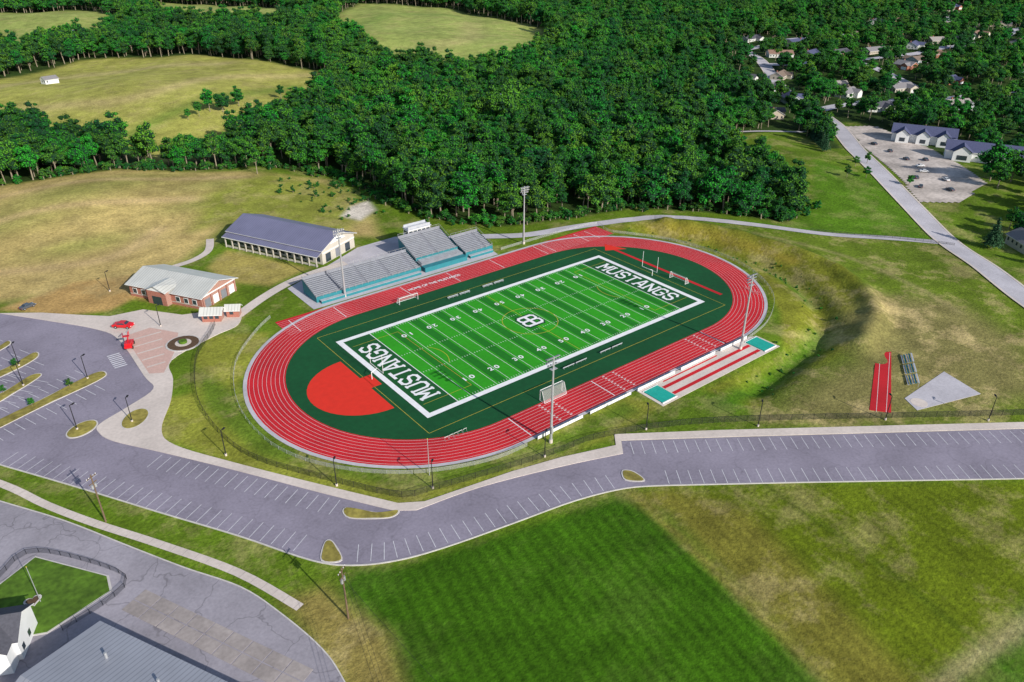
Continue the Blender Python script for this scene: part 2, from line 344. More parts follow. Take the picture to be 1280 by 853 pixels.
island([(-90,-44),(-85,-50),(-81,-52.2),(-84,-53),(-91,-47.5)],GRASSI)
island([(-34,-76),(-32,-73),(-30,-75),(-30.5,-79)],GRASSI)
m=MB()
def kerb(m,pts,w=.3,h=.16):
    L=offs(pts,w/2);R=offs(pts,-w/2); n_=len(pts)
    m.ribbon([(p[0],p[1],h) for p in L],[(p[0],p[1],h) for p in R],KERB)
    m.ribbon([(p[0],p[1],0) for p in L],[(p[0],p[1],h) for p in L],KERB); m.ribbon([(p[0],p[1],h) for p in R],[(p[0],p[1],0) for p in R],KERB)
kerb(m,LOS+[(-2,-102),(41,-134),(148,-212)]); m.obj("kerb")
m=MB()
def stalls(pts,side,L=5.3,step=2.75,lean=0,skip=()):
    for k,(p,t) in enumerate(resample(pts,step)):
        if k in skip: continue
        nxn,nyn=-t[1]*side,t[0]*side
        m.line((p[0]+nxn*.3,p[1]+nyn*.3),(p[0]+nxn*L+t[0]*lean,p[1]+nyn*L+t[1]*lean),.13,Zs+.02,PARK)
stalls([(-148,21),(-135,0),(-123,-20),(-112,-38),(-104,-51)],1)
stalls(smooth([(-96,-60.5),(-89,-64.5),(-79,-67.5),(-64,-70.5),(-48,-73.5),(-36,-77.5)],4),1)
stalls([(-27,-83.5),(-2,-102),(41,-134),(140,-206)],1)
stalls([(-116,1),(-105,-16),(-92,-37),(-88,-43)],-1)
stalls([(-22,-66),(-2,-80),(62,-125.5),(150,-188)],-1)
stalls([(-150,35.5),(-120,46)],-1); stalls([(-150,41),(-120,53)],1)
stalls([(-150,48),(-133,60)],-1); stalls([(-150,53),(-134,63)],1)
stalls([(-150,68.5),(-132,76)],1);stalls([(-150,63),(-132,71)],-1)
stalls([(-150,84.5),(-136,90)],1); stalls([(-150,111),(-136,111)],-1)
for k in range(8): m.line((-111,60-k*1.2),(-114.5,60-k*1.2),.5,Zs+.025,PARK)
m.obj("parking_markings")
m=MB(); r2=smooth([(-165,30),(-150,6),(-140,-10),(-131,-27),(-124,-40),(-117,-52),(-113.5,-63),(-111,-75),(-111,-84),(-113,-100),(-120,-125)],5)
m.poly(r2+[(-230,-125),(-230,30)],Zs,ASPH2); m.obj("service_road")
m=MB(); kerb(m,r2,.25,.12); m.obj("kerb")
m=MB(); w2=smooth([(-165,40),(-149,13),(-142,-2),(-135,-15),(-126,-30),(-116,-48),(-110,-64)],5)
L=offs(w2,.95);R=offs(w2,-.95); m.ribbon([(p[0],p[1],.07) for p in L],[(p[0],p[1],.07) for p in R],CONC)
for p_,t_ in resample(w2,3): m.line((p_[0]-t_[1]*.95,p_[1]+t_[0]*.95),(p_[0]+t_[1]*.95,p_[1]-t_[0]*.95),.06,.08,SLAB)
m.obj("footpath")
m=MB(); I2=[(-160,-27),(-154,-22),(-147,-18),(-136.5,-33),(-137,-37.5),(-149,-41),(-160,-36)]
m.prism(I2,0,.14,KERB); c=np.mean(I2,0); m.prism([tuple(c+(np.array(p)-c)*.965) for p in I2],.14,.2,GRASSG)
hb=[(-149.6+ .1*(16*math.sin(t)**3),-31+.1*(13*math.cos(t)-5*math.cos(2*t)-2*math.cos(3*t)-math.cos(4*t))) for t in np.linspace(0,2*math.pi,24,endpoint=False)]
m.prism(hb,.2,.28,KERB); c=np.mean(hb,0); m.prism([tuple(c+(np.array(p)-c)*.75) for p in hb],.28,.33,SOIL)
m.obj("fenced_lawn")
m=MB()
P0=np.array([-137.0,-43.5]); A=np.array([.43,-.90]); B=np.array([.90,.43])
for k in range(9):
    for q_ in range(2):
        o=P0+A*(k*4.6)+B*(q_*2.9); e=[o+A*.12+B*.12,o+A*4.48+B*.12,o+A*4.48+B*2.78,o+A*.12+B*2.78]
        m.prism([tuple(x_) for x_ in e],.04,.09,SLAB)
m.obj("concrete_slabs")

def drape(name,pts,w,ma,zo=.12,kk=8,edge=None):
    P=smooth(pts,kk); L=offs(P,w/2);R=offs(P,-w/2); C=P
    hl=H([p[0] for p in L],[p[1] for p in L]);hr=H([p[0] for p in R],[p[1] for p in R])
    mm=MB(); mm.ribbon([(p[0],p[1],z+zo) for p,z in zip(L,hl)],[(p[0],p[1],z+zo) for p,z in zip(R,hr)],ma)
    if edge:
        for S in(1,-1):
            L2=offs(P,S*(w/2)+.9*(S>0)); R2=offs(P,S*(w/2)-.9*(S<0)); 
            z1=H([p[0] for p in L2],[p[1] for p in L2]);z2=H([p[0] for p in R2],[p[1] for p in R2])
            mm.ribbon([(p[0],p[1],z+zo+.05) for p,z in zip(L2,z1)],[(p[0],p[1],z+zo+.05) for p,z in zip(R2,z2)],edge)
    return mm.obj(name)
PATHP=[(-1,88),(14,80),(31,71),(48,60.5),(70,55),(85,50.5),(98,46),(114,37),(137,8),(152,-11),(166,-26),(184,-46)]
drape("asphalt_path",PATHP,5,CONC2,.16)
ROAD3=[(560,330),(470,240),(400,170),(353,118),(324,83),(281,45),(242,8),(211,-25),(187,-50),(171,-68),(146,-95),(120,-135)]
drape("residential_road",ROAD3,9,CONC2,.25,10,CONC)
RD4=[(353,118),(420,110),(480,90),(600,60),(800,40)]; RD5=[(480,250),(560,215),(660,200),(800,190),(1000,230)]; RD6=[(480,90),(520,150),(560,215)]; RD7=[(560,330),(700,330),(900,320),(1150,360)]
for R_ in(RD4,RD5,RD6,RD7): drape("residential_road",R_,10,CONC2,.5,14)
drape("footpath",[(-74,62),(-62,70),(-50,76),(-38,79),(-25,80)],4,CONC,.14)
drape("footpath",[(-80,116),(-70,118),(-62,124),(-57,136)],3,CONC,.14)
drape("footpath",[(233,128),(255,124),(297,98),(330,84)],3,CONC2,.3)
m=MB(); m.poly([(-52,72),(-36,79.5),(-14,91),(4,92),(31,72),(28,64),(26,51),(-52,51)],.10,CONC2); m.obj("stadium_concourse")
LOT=[(332,84),(345,70),(318,20),(270,-28),(238,-30),(226,-17),(250,5),(288,42)]
def gpoly(name,poly,ma,zo=.1,st=6):
    P=np.array(poly); x0,y0=P.min(0);x1,y1=P.max(0)
    bm=bmesh.new(); bmesh.ops.create_grid(bm,x_segments=int((x1-x0)/st)+1,y_segments=int((y1-y0)/st)+1,size=.5)
    for v_ in bm.verts: v_.co.x=x0+(v_.co.x+.5)*(x1-x0); v_.co.y=y0+(v_.co.y+.5)*(y1-y0)
    fc=[f_.calc_center_median() for f_ in bm.faces]; s_=sd(np.array([c[0] for c in fc]),np.array([c[1] for c in fc]),poly)
    bmesh.ops.delete(bm,geom=[f_ for f_,q_ in zip(list(bm.faces),s_) if q_<0],context='FACES')
    for v_ in bm.verts: v_.co.z=h1(v_.co.x,v_.co.y)+zo
    me_=bpy.data.meshes.new(name); bm.to_mesh(me_); me_.materials.append(ma); o=bpy.data.objects.new(name,me_); root.objects.link(o)
gpoly("gravel_lot",LOT,GRAVEL,.2,2)

# ------------------------------------------------------------ stadium track + field
CX=42.2
def stad(R,cx0=-CX,cx1=CX,k=40):
    return [(cx1+R*math.cos(t),R*math.sin(t)) for t in np.linspace(-math.pi/2,math.pi/2,k)]+[(cx0+R*math.cos(t),R*math.sin(t)) for t in np.linspace(math.pi/2,3*math.pi/2,k)]
def ring(m,r0,r1,z,ma):
    a=stad(r0);b_=stad(r1); n_=len(a); m.add([(p[0],p[1],z) for p in a]+[(p[0],p[1],z) for p in b_],[(i,i+n_,(i+1)%n_+n_,(i+1)%n_) for i in range(n_)],ma)
RI,RO=38.8,49.3
tr=empty("running_track")
m=MB(); ring(m,RO,RO+1.1,.10,CONC2); m.obj("track_rim",parent=tr)
m=MB(); m.poly(stad(RO),.06,TRED); m.rect(-66,-CX-1,39.5,50.2,.07,TRED); m.rect(CX+1,78,39.5,50.2,.07,TRED); m.obj("track_surface",parent=tr)
m=MB()
for k in range(9):
    r=39.3+k*1.18; ring(m,r-.04,r+.04,.09,LANE)
    m.line((-66,r),(-CX,r),.08,.085,LANE); m.line((CX,r),(78,r),.08,.085,LANE)
for x in(-62,-46,0,42,46,-20,20,64,70):
    m.line((x,39.3),(x,48.8),.2,.11,PAINT)
for x in(-40,-10,38): m.line((x,-48.8),(x,-39.3),.25,.11,PAINT)
for k in range(8):
    for x in(-30,-26,30,34,-6,-2): m.rect(x,x+.8,-48.2+k*1.18,-47.85+k*1.18,.115,LANE)
m.obj("lane_markings",parent=tr)
def text(body,loc,rot,size,wid,ma,name,parent,bold=.02,hgt=None):
    cu=bpy.data.curves.new(name,'FONT'); cu.body=body; cu.size=size; cu.align_x='CENTER'; cu.align_y='CENTER'; cu.offset=bold; cu.materials.append(ma)
    o=bpy.data.objects.new(name,cu); root.objects.link(o); bpy.context.view_layer.update()
    d=o.dimensions; sx=wid/d[0] if wid else 1; sy=hgt/d[1] if hgt else sx
    o.scale=(sx,sy,1); o.location=loc; o.rotation_euler=(0,0,rot); o.parent=parent; return o
text("HOME OF THE MUSTANGS",(-8,44.3,.13),0,1.6,22,PAINT,"track_lettering",tr,.03,1.6)
ff=empty("football_field")
m=MB(); m.poly(stad(RI),.08,TURFD); m.obj("infield_turf",parent=ff)
m=MB(); yd=.9144
xs_=[-50*yd+i*5*yd for i in range(21)]
for i in range(20):
    m.rect(xs_[i],xs_[i+1],-24.4,24.4,.12,TURFA)
    if i%2==1: m.rect(xs_[i]+.9,xs_[i+1]-.9,-24.3,24.3,.13,TURFB)
m.rect(-54.9,-45.72,-24.4,24.4,.12,TURFE); m.rect(45.72,54.9,-24.4,24.4,.12,TURFE)
m.obj("playing_turf",parent=ff)
m=MB()
m.rect(-56.6,56.6,24.4,26.1,.12,PAINT);m.rect(-56.6,56.6,-26.1,-24.4,.12,PAINT);m.rect(-56.6,-54.9,-24.4,24.4,.12,PAINT);m.rect(54.9,56.6,-24.4,24.4,.12,PAINT)
for i,x in enumerate(xs_):
    m.rect(x-.055,x+.055,-24.4,24.4,.14,PAINT)
    if i in(0,20): m.rect(x-.12,x+.12,-24.4,24.4,.145,PAINT)
for i in range(1,100):
    x=-50*yd+i*yd
    if i%5==0: continue
    for y in(-24,-6,6,23.4): m.rect(x-.06,x+.06,y,y+.6,.14,PAINT)
m.obj("yard_lines",parent=ff)
m=MB()
def arc(cx,cy,r,a0,a1,w,z,ma,k=48):
    P=[(cx+r*math.cos(t),cy+r*math.sin(t)) for t in np.linspace(a0,a1,k)]; L=offs(P,w/2);R=offs(P,-w/2); m.ribbon([(p[0],p[1],z) for p in L],[(p[0],p[1],z) for p in R],ma)
arc(0,0,9.15,0,2*math.pi,.16,.16,YEL)
for s in(-1,1):
    m.line((s*38,-20),(s*38,20),.12,.16,YEL); m.line((s*38,-20),(s*54,-20),.12,.16,YEL); m.line((s*38,20),(s*54,20),.12,.16,YEL)
    arc(s*43,0,9.15,math.pi/2+(s<0)*math.pi+.9,3*math.pi/2+(s<0)*math.pi-.9,.15,.16,YEL,16)
    m.line((-60,s*32),(60,s*32),.12,.11,YEL)
m.line((-60,-32),(-60,32),.12,.11,YEL); m.line((60,-32),(60,32),.12,.11,YEL)
m.line((0,-24),(0,24),.12,.165,YEL)
m.obj("soccer_lines",parent=ff)
# block serif lettering from strokes
GL={'M':([[(0,0),(0,7)],[(0,7),(2.5,3)],[(2.5,3),(5,7)],[(5,7),(5,0)]],[(0,0),(5,0),(-.1,7),(5.1,7)]),
'U':([[(0,7),(0,1.2),(1.2,0),(3.8,0),(5,1.2),(5,7)]],[(0,7),(5,7)]),
'S':([[(5,5.6),(3.9,7),(1.1,7),(0,6),(0,4.6),(1.1,3.7),(3.9,3.3),(5,2.4),(5,1),(3.9,0),(1.1,0),(0,1.4)]],[]),
'T':([[(-.2,7),(5.2,7)],[(2.5,7),(2.5,0)]],[(2.5,0)]),
'A':([[(0,0),(2.1,7),(2.9,7),(5,0)],[(1,2.2),(4,2.2)]],[(0,0),(5,0)]),
'N':([[(0,0),(0,7)],[(0,7),(5,0)],[(5,0),(5,7)]],[(0,0),(0,7),(5,7)]),
'G':([[(5,5.6),(3.9,7),(1.1,7),(0,6),(0,1),(1.1,0),(3.9,0),(5,1),(5,3.2),(3,3.2)]],[]),
'B':([[(0,0),(0,7),(3.6,7),(4.7,6.1),(4.7,4.5),(3.6,3.6),(0,3.6)],[(3.6,3.6),(5,2.7),(5,1),(3.9,0),(0,0)]],[])}
def glyphs(word,name,w,z,ma,ls_,hs_,parent,rot=0,loc=(0,0),gap=2.3,mir=False):
    m=MB(); x=0; k=0; tot=len(word)*(5+gap)-gap
    for ch in word:
        st,se=GL[ch]; segs=[(a_,b_) for pl in st for a_,b_ in zip(pl[:-1],pl[1:])]+[((p[0]-1.15,p[1]),(p[0]+1.15,p[1])) for p in se]
        for jj,(a_,b_) in enumerate(segs):
            ser=jj>=len(segs)-len(se); ww=(.75 if ser else 1.25)+w
            d=np.array(b_,float)-np.array(a_,float); L=np.hypot(*d); d/=L; ex=w/2 if ser else ww*.38
            A_=np.array(a_)-d*ex; B_=np.array(b_)+d*ex
            f_=lambda p:((p[0]+x-tot/2)*ls_*(-1 if mir else 1),(p[1]-3.5)*hs_)
            nn_=np.array([-d[1],d[0]])*ww/2; Q=[f_(A_-nn_),f_(B_-nn_),f_(B_+nn_),f_(A_+nn_)]
            m.poly(Q,z+.0025*jj,ma)
        x+=5+gap
    o=m.obj(name,(loc[0],loc[1],0),rot,parent); return o
for s in(-1,1):
    glyphs("MUSTANGS","end_zone_lettering",0,.19,PAINT,.63,.80,ff,-s*math.pi/2,(s*50.3,0))
for mm_ in(False,True):
    glyphs("B","centre_logo_outline",1.5,.175,TURFD,.62,.86,ff,0,(1.75 if not mm_ else -1.75,0),mir=mm_)
    glyphs("B","centre_logo",0,.23+(.03 if mm_ else 0),PAINT,.62,.86,ff,0,(1.75 if not mm_ else -1.75,0),mir=mm_)
for k in range(1,10):
    nn=str(10*k if k<=5 else 10*(10-k)); x=-50*yd+10*k*yd
    for y,r in((-16.5,0),(16.5,math.pi)): text(nn[0]+" "+nn[1],(x,y,.18),r,2,3.6,PAINT,"yard_number",ff,.05,1.9)
m=MB()
m.poly([(-61,-16.5)]+[(-61+16.5*math.cos(t),-1+15.5*math.sin(t)) for t in np.linspace(3*math.pi/2,math.pi/2,24)],.11,DRED); m.rect(-61,-57.6,-4,2.5,.11,DRED)
m.rect(65,66.4,-26,28,.11,TRED); m.poly([(62,28),(70,24),(66.5,33)],.115,DRED)
m.obj("jump_areas",parent=ff)
jp=empty("long_jump_runways")
m=MB(); m.prism([(-3.5,-50.6),(46,-50.6),(50,-52),(50,-60.5),(-3.5,-60.5)],0,.12,CONC); m.obj("pad",parent=jp)
m=MB()
for y in(-54.4,-58): m.rect(3.6,43,y-.6,y+.6,.14,TRED)
m.rect(6,30,-52.4,-51.9,.14,TRED)
m.obj("runways",parent=jp)
m=MB()
for x0 in(-2.5,43.5):
    m.prism([(x0,-59.6),(x0+5.5,-59.6),(x0+5.5,-52.6),(x0,-52.6)],.12,.35,TEAL)
    m.box(x0-.2,x0+5.7,-52.6,-52.4,.12,.4,WHITE);m.box(x0-.2,x0+5.7,-59.8,-59.6,.12,.4,WHITE)
m.obj("pit_covers",parent=jp)
m=MB(); m.prism([(70,-81),(74,-83.5),(42.3,-100.3),(39,-96)],0,.1,TRED)
m.line((39.6,-97.6),(70.6,-81.9),.12,.12,LANE); m.line((41.4,-99.4),(73,-83.6),.12,.12,LANE); m.obj("throwing_runway")
m=MB(); m.prism([(75,-99),(71,-111),(49,-104),(52,-99)],0,.1,CONC2); m.prism(disc(53,-102.5,2.2),.1,.14,CONC); m.obj("discus_pad")

m=MB()
for k in range(34):
    x=-40+k*2.6
    m.box(x,x+.08,-51.3,-51.22,0,1.25,GALV)
    if x<44 and k%7!=6: m.box(x+.1,x+2.55,-51.28,-51.24,.25,1.15,WHITE)
m.box(-40,46,-51.3,-51.24,1.2,1.26,GALV); m.obj("banner_fence")
def fence(pts,h=1.8,step=3,name="chain_link_fence",ma=DARK,fm=FMESH):
    m=MB(); S=resample(smooth(pts,5),step); Q=[s[0] for s in S]; zz=H([q_[0] for q_ in Q],[q_[1] for q_ in Q])
    for q_,z in zip(Q,zz): m.cyl((q_[0],q_[1],z-.1),(q_[0],q_[1],z+h),.05,.05,ma,5)
    for i in range(len(Q)-1):
        a_,b_=Q[i],Q[i+1]
        m.cyl((a_[0],a_[1],zz[i]+h),(b_[0],b_[1],zz[i+1]+h),.035,.035,ma,4)
        m.add([(a_[0],a_[1],zz[i]+.03),(b_[0],b_[1],zz[i+1]+.03),(b_[0],b_[1],zz[i+1]+h-.04),(a_[0],a_[1],zz[i]+h-.04)],[(0,1,2,3)],fm)
    return m.obj(name)
fence([(-82,60),(-85,55),(-94,42),(-101,20),(-102,0),(-99,-15),(-90,-31),(-79,-48),(-72,-51),(-49,-56.5),(-38,-58.5),(-25,-61),(3,-75),(60,-116),(120,-158)])
fence([(-66,54),(-74,47),(-86,32),(-93.5,10),(-93.5,-12),(-86,-29),(-72,-43),(-55,-50.5),(-42,-51.6)],1.1,3,"track_fence",GALV,NET)
fence([(46,-51.6),(62,-48),(80,-37),(92,-18),(94.5,5),(88,27),(78,42),(80,52),(60,54),(28,54)],1.1,3,"track_fence",GALV,NET)
fence([(-160,-25),(-154,-20.5),(-147,-16.5),(-135,-33),(-136,-39),(-149,-42.5)],1.3,2.5)
fence([(186,-52),(170,-30),(150,-5)],1.2,3,"track_fence",DARK,FMESH)
# stacked hurdles and bench rows beside the track
def bench(x,y,rot):
    m=MB(); m.box(-2.2,2.2,0,.3,.43,.47,ALU); m.box(-2.2,2.2,.36,.4,.6,.85,ALU)
    for s in(-1.8,0,1.8): m.box(s-.03,s+.03,0,.3,0,.43,GALV); m.box(s-.03,s+.03,.3,.36,0,.85,GALV)
    m.obj("team_bench",(x,y,.1),rot)
for x in(-10,-5,5,10): bench(x,29.5,0); bench(x,-29.5,math.pi)
def hurdle(x,y,rot):
    m=MB(); m.box(-.6,.6,-.03,.03,.9,.98,WHITE)
    for s in(-.55,.55): m.box(s-.025,s+.025,-.03,.03,0,.9,GALV); m.box(s-.025,s+.025,-.6,.03,0,.05,GALV)
    m.obj("track_hurdle",(x,y,.1),rot)
for k in range(5): hurdle(76+k*.2,-33.5+k*1.4,.9); hurdle(-58+k*1.4,-37.0,0)

# ------------------------------------------------------------ poles
def lamp(x,y,h=7.5,rot=0):
    m=MB(); m.cyl((0,0,-.2),(0,0,.6),.28,.28,CONC,8); m.cyl((0,0,.6),(0,0,h),.13,.09,DARK,8)
    m.box(-.08,1.3,-.06,.06,h-.15,h,DARK); m.box(.7,1.6,-.22,.22,h-.3,h-.12,DARK)
    m.obj("street_lamp",(x,y,h1(x,y)),rot)
for x,y in[(-122,50),(-130,25),(-118,20),(-104,-9),(-88,-36),(-71,-50.5),(-43,-57.5),(-15,-65),(9,-82),(38,-101),(59,-118),(-137,57),(-140,84),(-136,70),(-96,70),(-102,108)]: lamp(x,y,7.5,random.uniform(.6,1.2))
def flood(x,y,h,face):
    m=MB(); m.cyl((0,0,-.3),(0,0,1),.5,.5,CONC,10); m.cyl((0,0,1),(0,0,h),.38,.20,GALV,10)
    for r in range(3):
        z=h-.3-r*.95; m.box(-2.0,2.0,-.08,.08,z-.06,z+.06,GALV)
        for k in range(6 if r<2 else 4):
            xx=-1.8+k*.72 if r<2 else -1.2+k*.8
            m.cyl((xx,.12,z),(xx,.5,z-.24),.12,.28,ALUD,8); m.cyl((xx,.5,z-.24),(xx,.54,z-.27),.26,.26,WHITE,8)
    m.box(-.3,.3,-.5,-.2,3,5,GALV); m.box(-.9,.9,-.5,.5,h-3.4,h-3.3,GALV)
    o=m.obj("stadium_floodlight",(x,y,h1(x,y)),face)
flood(-38,-54,25,0); flood(39,-54,25,0); flood(41,53.5,24,math.pi); flood(-39,53.5,25,math.pi)
def upole(x,y,h,rot):
    m=MB(); m.cyl((0,0,-.3),(0,0,h),.2,.13,WOOD,8); m.box(-1.3,1.3,-.07,.07,h-.7,h-.55,WOOD); m.box(-1.0,1.0,-.07,.07,h-2.2,h-2.05,WOOD)
    for xx in(-1.2,-.6,.6,1.2): m.cyl((xx,0,h-.55),(xx,0,h-.3),.07,.05,WHITE,6)
    m.cyl((.42,0,h-3.4),(.42,0,h-2.5),.26,.26,GALV,10); m.cyl((-.42,0,h-3.4),(-.42,0,h-2.5),.26,.26,GALV,10)
    m.obj("utility_pole",(x,y,0),rot)
upole(-104,-72,13,.6); upole(-133,-16,13,.6)
m=MB()
def wire(a,b_,sag=1.2,r=.025):
    pr=None
    for t in np.linspace(0,1,13):
        p=(a[0]+(b_[0]-a[0])*t,a[1]+(b_[1]-a[1])*t,a[2]+(b_[2]-a[2])*t-4*sag*t*(1-t))
        if pr: m.cyl(pr,p,r,r,DARK,4)
        pr=p
for o in(-1.1,0,1.1): wire((-104+o*.8,-72+o*.5,12.6),(-118+o*.8,-128+o*.5,12.6),1.5); 
wire((-104,-72,10.5),(-99,-140,10.5),1.5)
m.obj("power_lines")
m=MB(); m.cyl((0,0,0),(0,0,10.5),.12,.06,GALV,8); m.cyl((0,0,10.5),(0,0,10.7),.12,.12,YEL,8); m.obj("flagpole",(-69,-46,0))
m=MB(); m.cyl((0,0,0),(0,0,9),.09,.05,GALV,8); m.cyl((0,0,9),(0,0,9.15),.1,.1,YEL,8); m.obj("flagpole",(-148.5,-32,.2))

def soccer_goal(x,y,rot,w=7.3,h=2.44,d=2):
    m=MB(); c=.08
    for s in(-w/2,w/2):
        m.cyl((s,0,.1),(s,0,h),c,c,WHITE,6); m.cyl((s,0,h),(s,d*.4,h),c*.7,c*.7,WHITE,6); m.cyl((s,d*.4,h),(s,d,.15),c*.7,c*.7,WHITE,6); m.cyl((s,0,.15),(s,d,.15),c*.7,c*.7,WHITE,6)
        m.add([(s,0,.15),(s,d,.15),(s,d*.4,h),(s,0,h)],[(0,1,2,3)],NET)
    m.cyl((-w/2,0,h),(w/2,0,h),c,c,WHITE,6); m.cyl((-w/2,d,.15),(w/2,d,.15),c*.7,c*.7,WHITE,6)
    m.add([(-w/2,d,.15),(w/2,d,.15),(w/2,d*.4,h),(-w/2,d*.4,h)],[(0,1,2,3)],NET); m.add([(-w/2,0,h),(w/2,0,h),(w/2,d*.4,h),(-w/2,d*.4,h)],[(0,1,2,3)],NET)
    m.obj("soccer_goal",(x,y,.1),rot)
soccer_goal(-24,36,0); soccer_goal(-24,-38,math.pi,8,3.4,2); soccer_goal(62,-9,-math.pi/2)
def goalpost(x,s):
    m=MB(); m.cyl((0,0,0),(0,0,2.2),.11,.11,WHITE,8); m.cyl((0,0,2.2),(-s*1.8,0,3.05),.11,.11,WHITE,8)
    m.cyl((-s*1.8,-3.6,3.05),(-s*1.8,3.6,3.05),.09,.09,WHITE,8)
    for yy in(-3.6,3.6): m.cyl((-s*1.8,yy,3.05),(-s*1.8,yy,9),.07,.06,WHITE,8)
    m.obj("football_goalpost",(x,0,.1))
goalpost(-58.5,-1); goalpost(58.5,1)
def small_bleacher(x,y,rot):
    m=MB()
    for r in range(5): m.box(-2.6,2.6,r*.6,r*.6+.45,.4+r*.3,.45+r*.3,TEALB if r%2 else ALU)
    for s in(-2.4,0,2.4):
        m.box(s-.04,s+.04,0,.06,0,.4,GALV); m.box(s-.04,s+.04,2.7,2.8,0,1.6,GALV); m.cyl((s,0,.3),(s,2.8,1.6),.04,.04,GALV,5)
    m.obj("small_bleacher",(x,y,0),rot)
for k in range(3): small_bleacher(71.5-k*5.2,-88-k*3.4,-2.55)

# ------------------------------------------------------------ bleachers + press box
def grandstand(name,x0,x1,y0,y1,z0,z1,rows):
    m=MB(); dy=(y1-y0)/rows; dz=(z1-z0)/rows
    for r in range(rows):
        y=y0+r*dy; z=z0+r*dz
        m.box(x0,x1,y,y+dy,z-.12,z,ALUD); m.box(x0,x1,y+dy-.02,y+dy,z,z+dz-.12,ALUD)
        a=x0+.2
        while a<x1-1: 
            b_=min(a+8.5,x1-.2); m.box(a,b_,y+dy*.45,y+dy*.45+.38,z+.40,z+.45,ALU); a=b_+1.4
    m.box(x0,x1,y0-.15,y0-.03,.1,z0+.3,TEALB)
    for xx in(x0-.06,x1+.01):
        m.add([(xx,y0,.1),(xx,y1,.1),(xx,y1,z1+.2),(xx,y0,z0+.2)],[(0,1,2,3)],TEALB); m.add([(xx+.05,y0,.1),(xx+.05,y1,.1),(xx+.05,y1,z1+.2),(xx+.05,y0,z0+.2)],[(3,2,1,0)],TEALB)
    m.box(x0,x1,y1+.01,y1+.1,.1,z1+.9,ALUD)
    k=x0
    while k<=x1: m.box(k-.04,k+.04,y0-.3,y0-.22,z0,z0+1.1,GALV); m.box(k-.04,k+.04,y1+.1,y1+.18,z1,z1+1.6,GALV); k+=2.5
    for zz in(.55,1.05): m.box(x0,x1,y0-.29,y0-.24,z0+zz,z0+zz+.05,GALV)
    m.box(x0,x1,y1+.12,y1+.17,z1+1.55,z1+1.62,GALV)
    for xx in(x0,x1): m.cyl((xx,y0,z0+1.1),(xx,y1,z1+1.3),.05,.05,GALV,6)
    m.box(x0+1,x1-1,y0-1.9,y0-.35,1.0,1.1,ALU); m.box(x0+1,x1-1,y0-1.95,y0-1.9,.1,1.0,TEALB)
    return m.obj(name)
grandstand("grandstand",-49,-7,55,65,1.9,5.2,11)
grandstand("grandstand",-6,13,60,72,3.4,7.9,14)
grandstand("grandstand",14,27,56,66,1.9,5.2,11)
m=MB()
m.box(-6,13,53.5,56.2,.1,1.9,TEALB)
m.box(-5.9,12.9,56.25,59.8,.1,2.6,ALUD)
for k in range(6): m.box(-5.5,12.5,56.3+k*.55,56.7+k*.55,2.65+k*.1,2.7+k*.1,ALU)
m.obj("stand_podium")
m=MB()
m.box(-1,9,72.6,76.2,6.3,9.8,WHITE); m.box(-1.3,9.3,72.2,76.5,9.8,10.1,ALU); 
for k in range(5): m.box(-.7+k*1.95,.9+k*1.95,72.53,72.59,7.9,9.1,GLASS)
m.box(-1.06,-1.01,73,75.8,7.9,9.1,GLASS)
for x in(-.8,4,8.8):
    for y in(72.9,75.9): m.box(x-.15,x+.15,y-.15,y+.15,0,6.3,GALV)
m.box(-1,9,72.7,72.8,10.1,11,ALU); m.box(-1,9,76.1,76.18,10.1,11,ALU)
m.box(9.3,12,72.6,76,.1,6.7,ALUD); m.obj("press_box")

# ------------------------------------------------------------ buildings
def gable(m,x0,x1,y0,y1,ze,zr,roof,wall,ov=.6,ridge=None,th=.18):
    yr=(y0+y1)/2 if ridge is None else ridge
    s0=(zr-ze)/(yr-y0); s1=(zr-ze)/(y1-yr)
    a=(x0-ov,y0-ov,ze-s0*ov);b_=(x1+ov,y0-ov,ze-s0*ov);c=(x1+ov,yr,zr);d=(x0-ov,yr,zr);e=(x1+ov,y1+ov,ze-s1*ov);f_=(x0-ov,y1+ov,ze-s1*ov)
    up_=lambda p:(p[0],p[1],p[2]+th)
    m.add([up_(a),up_(b_),up_(c),up_(d),up_(e),up_(f_)],[(0,1,2,3),(3,2,4,5)],roof)
    m.add([a,b_,c,d,e,f_],[(3,2,1,0),(5,4,2,3)],wall)
    for p,q_ in((a,b_),(b_,c),(c,e),(e,f_),(f_,d),(d,a)): m.add([p,q_,up_(q_),up_(p)],[(0,1,2,3)],WHITE)
    for xx,o in((x0,1),(x1,-1)): m.add([(xx,y0,ze),(xx,y1,ze),(xx,yr,zr)],[(0,1,2) if o<0 else (2,1,0)],wall)
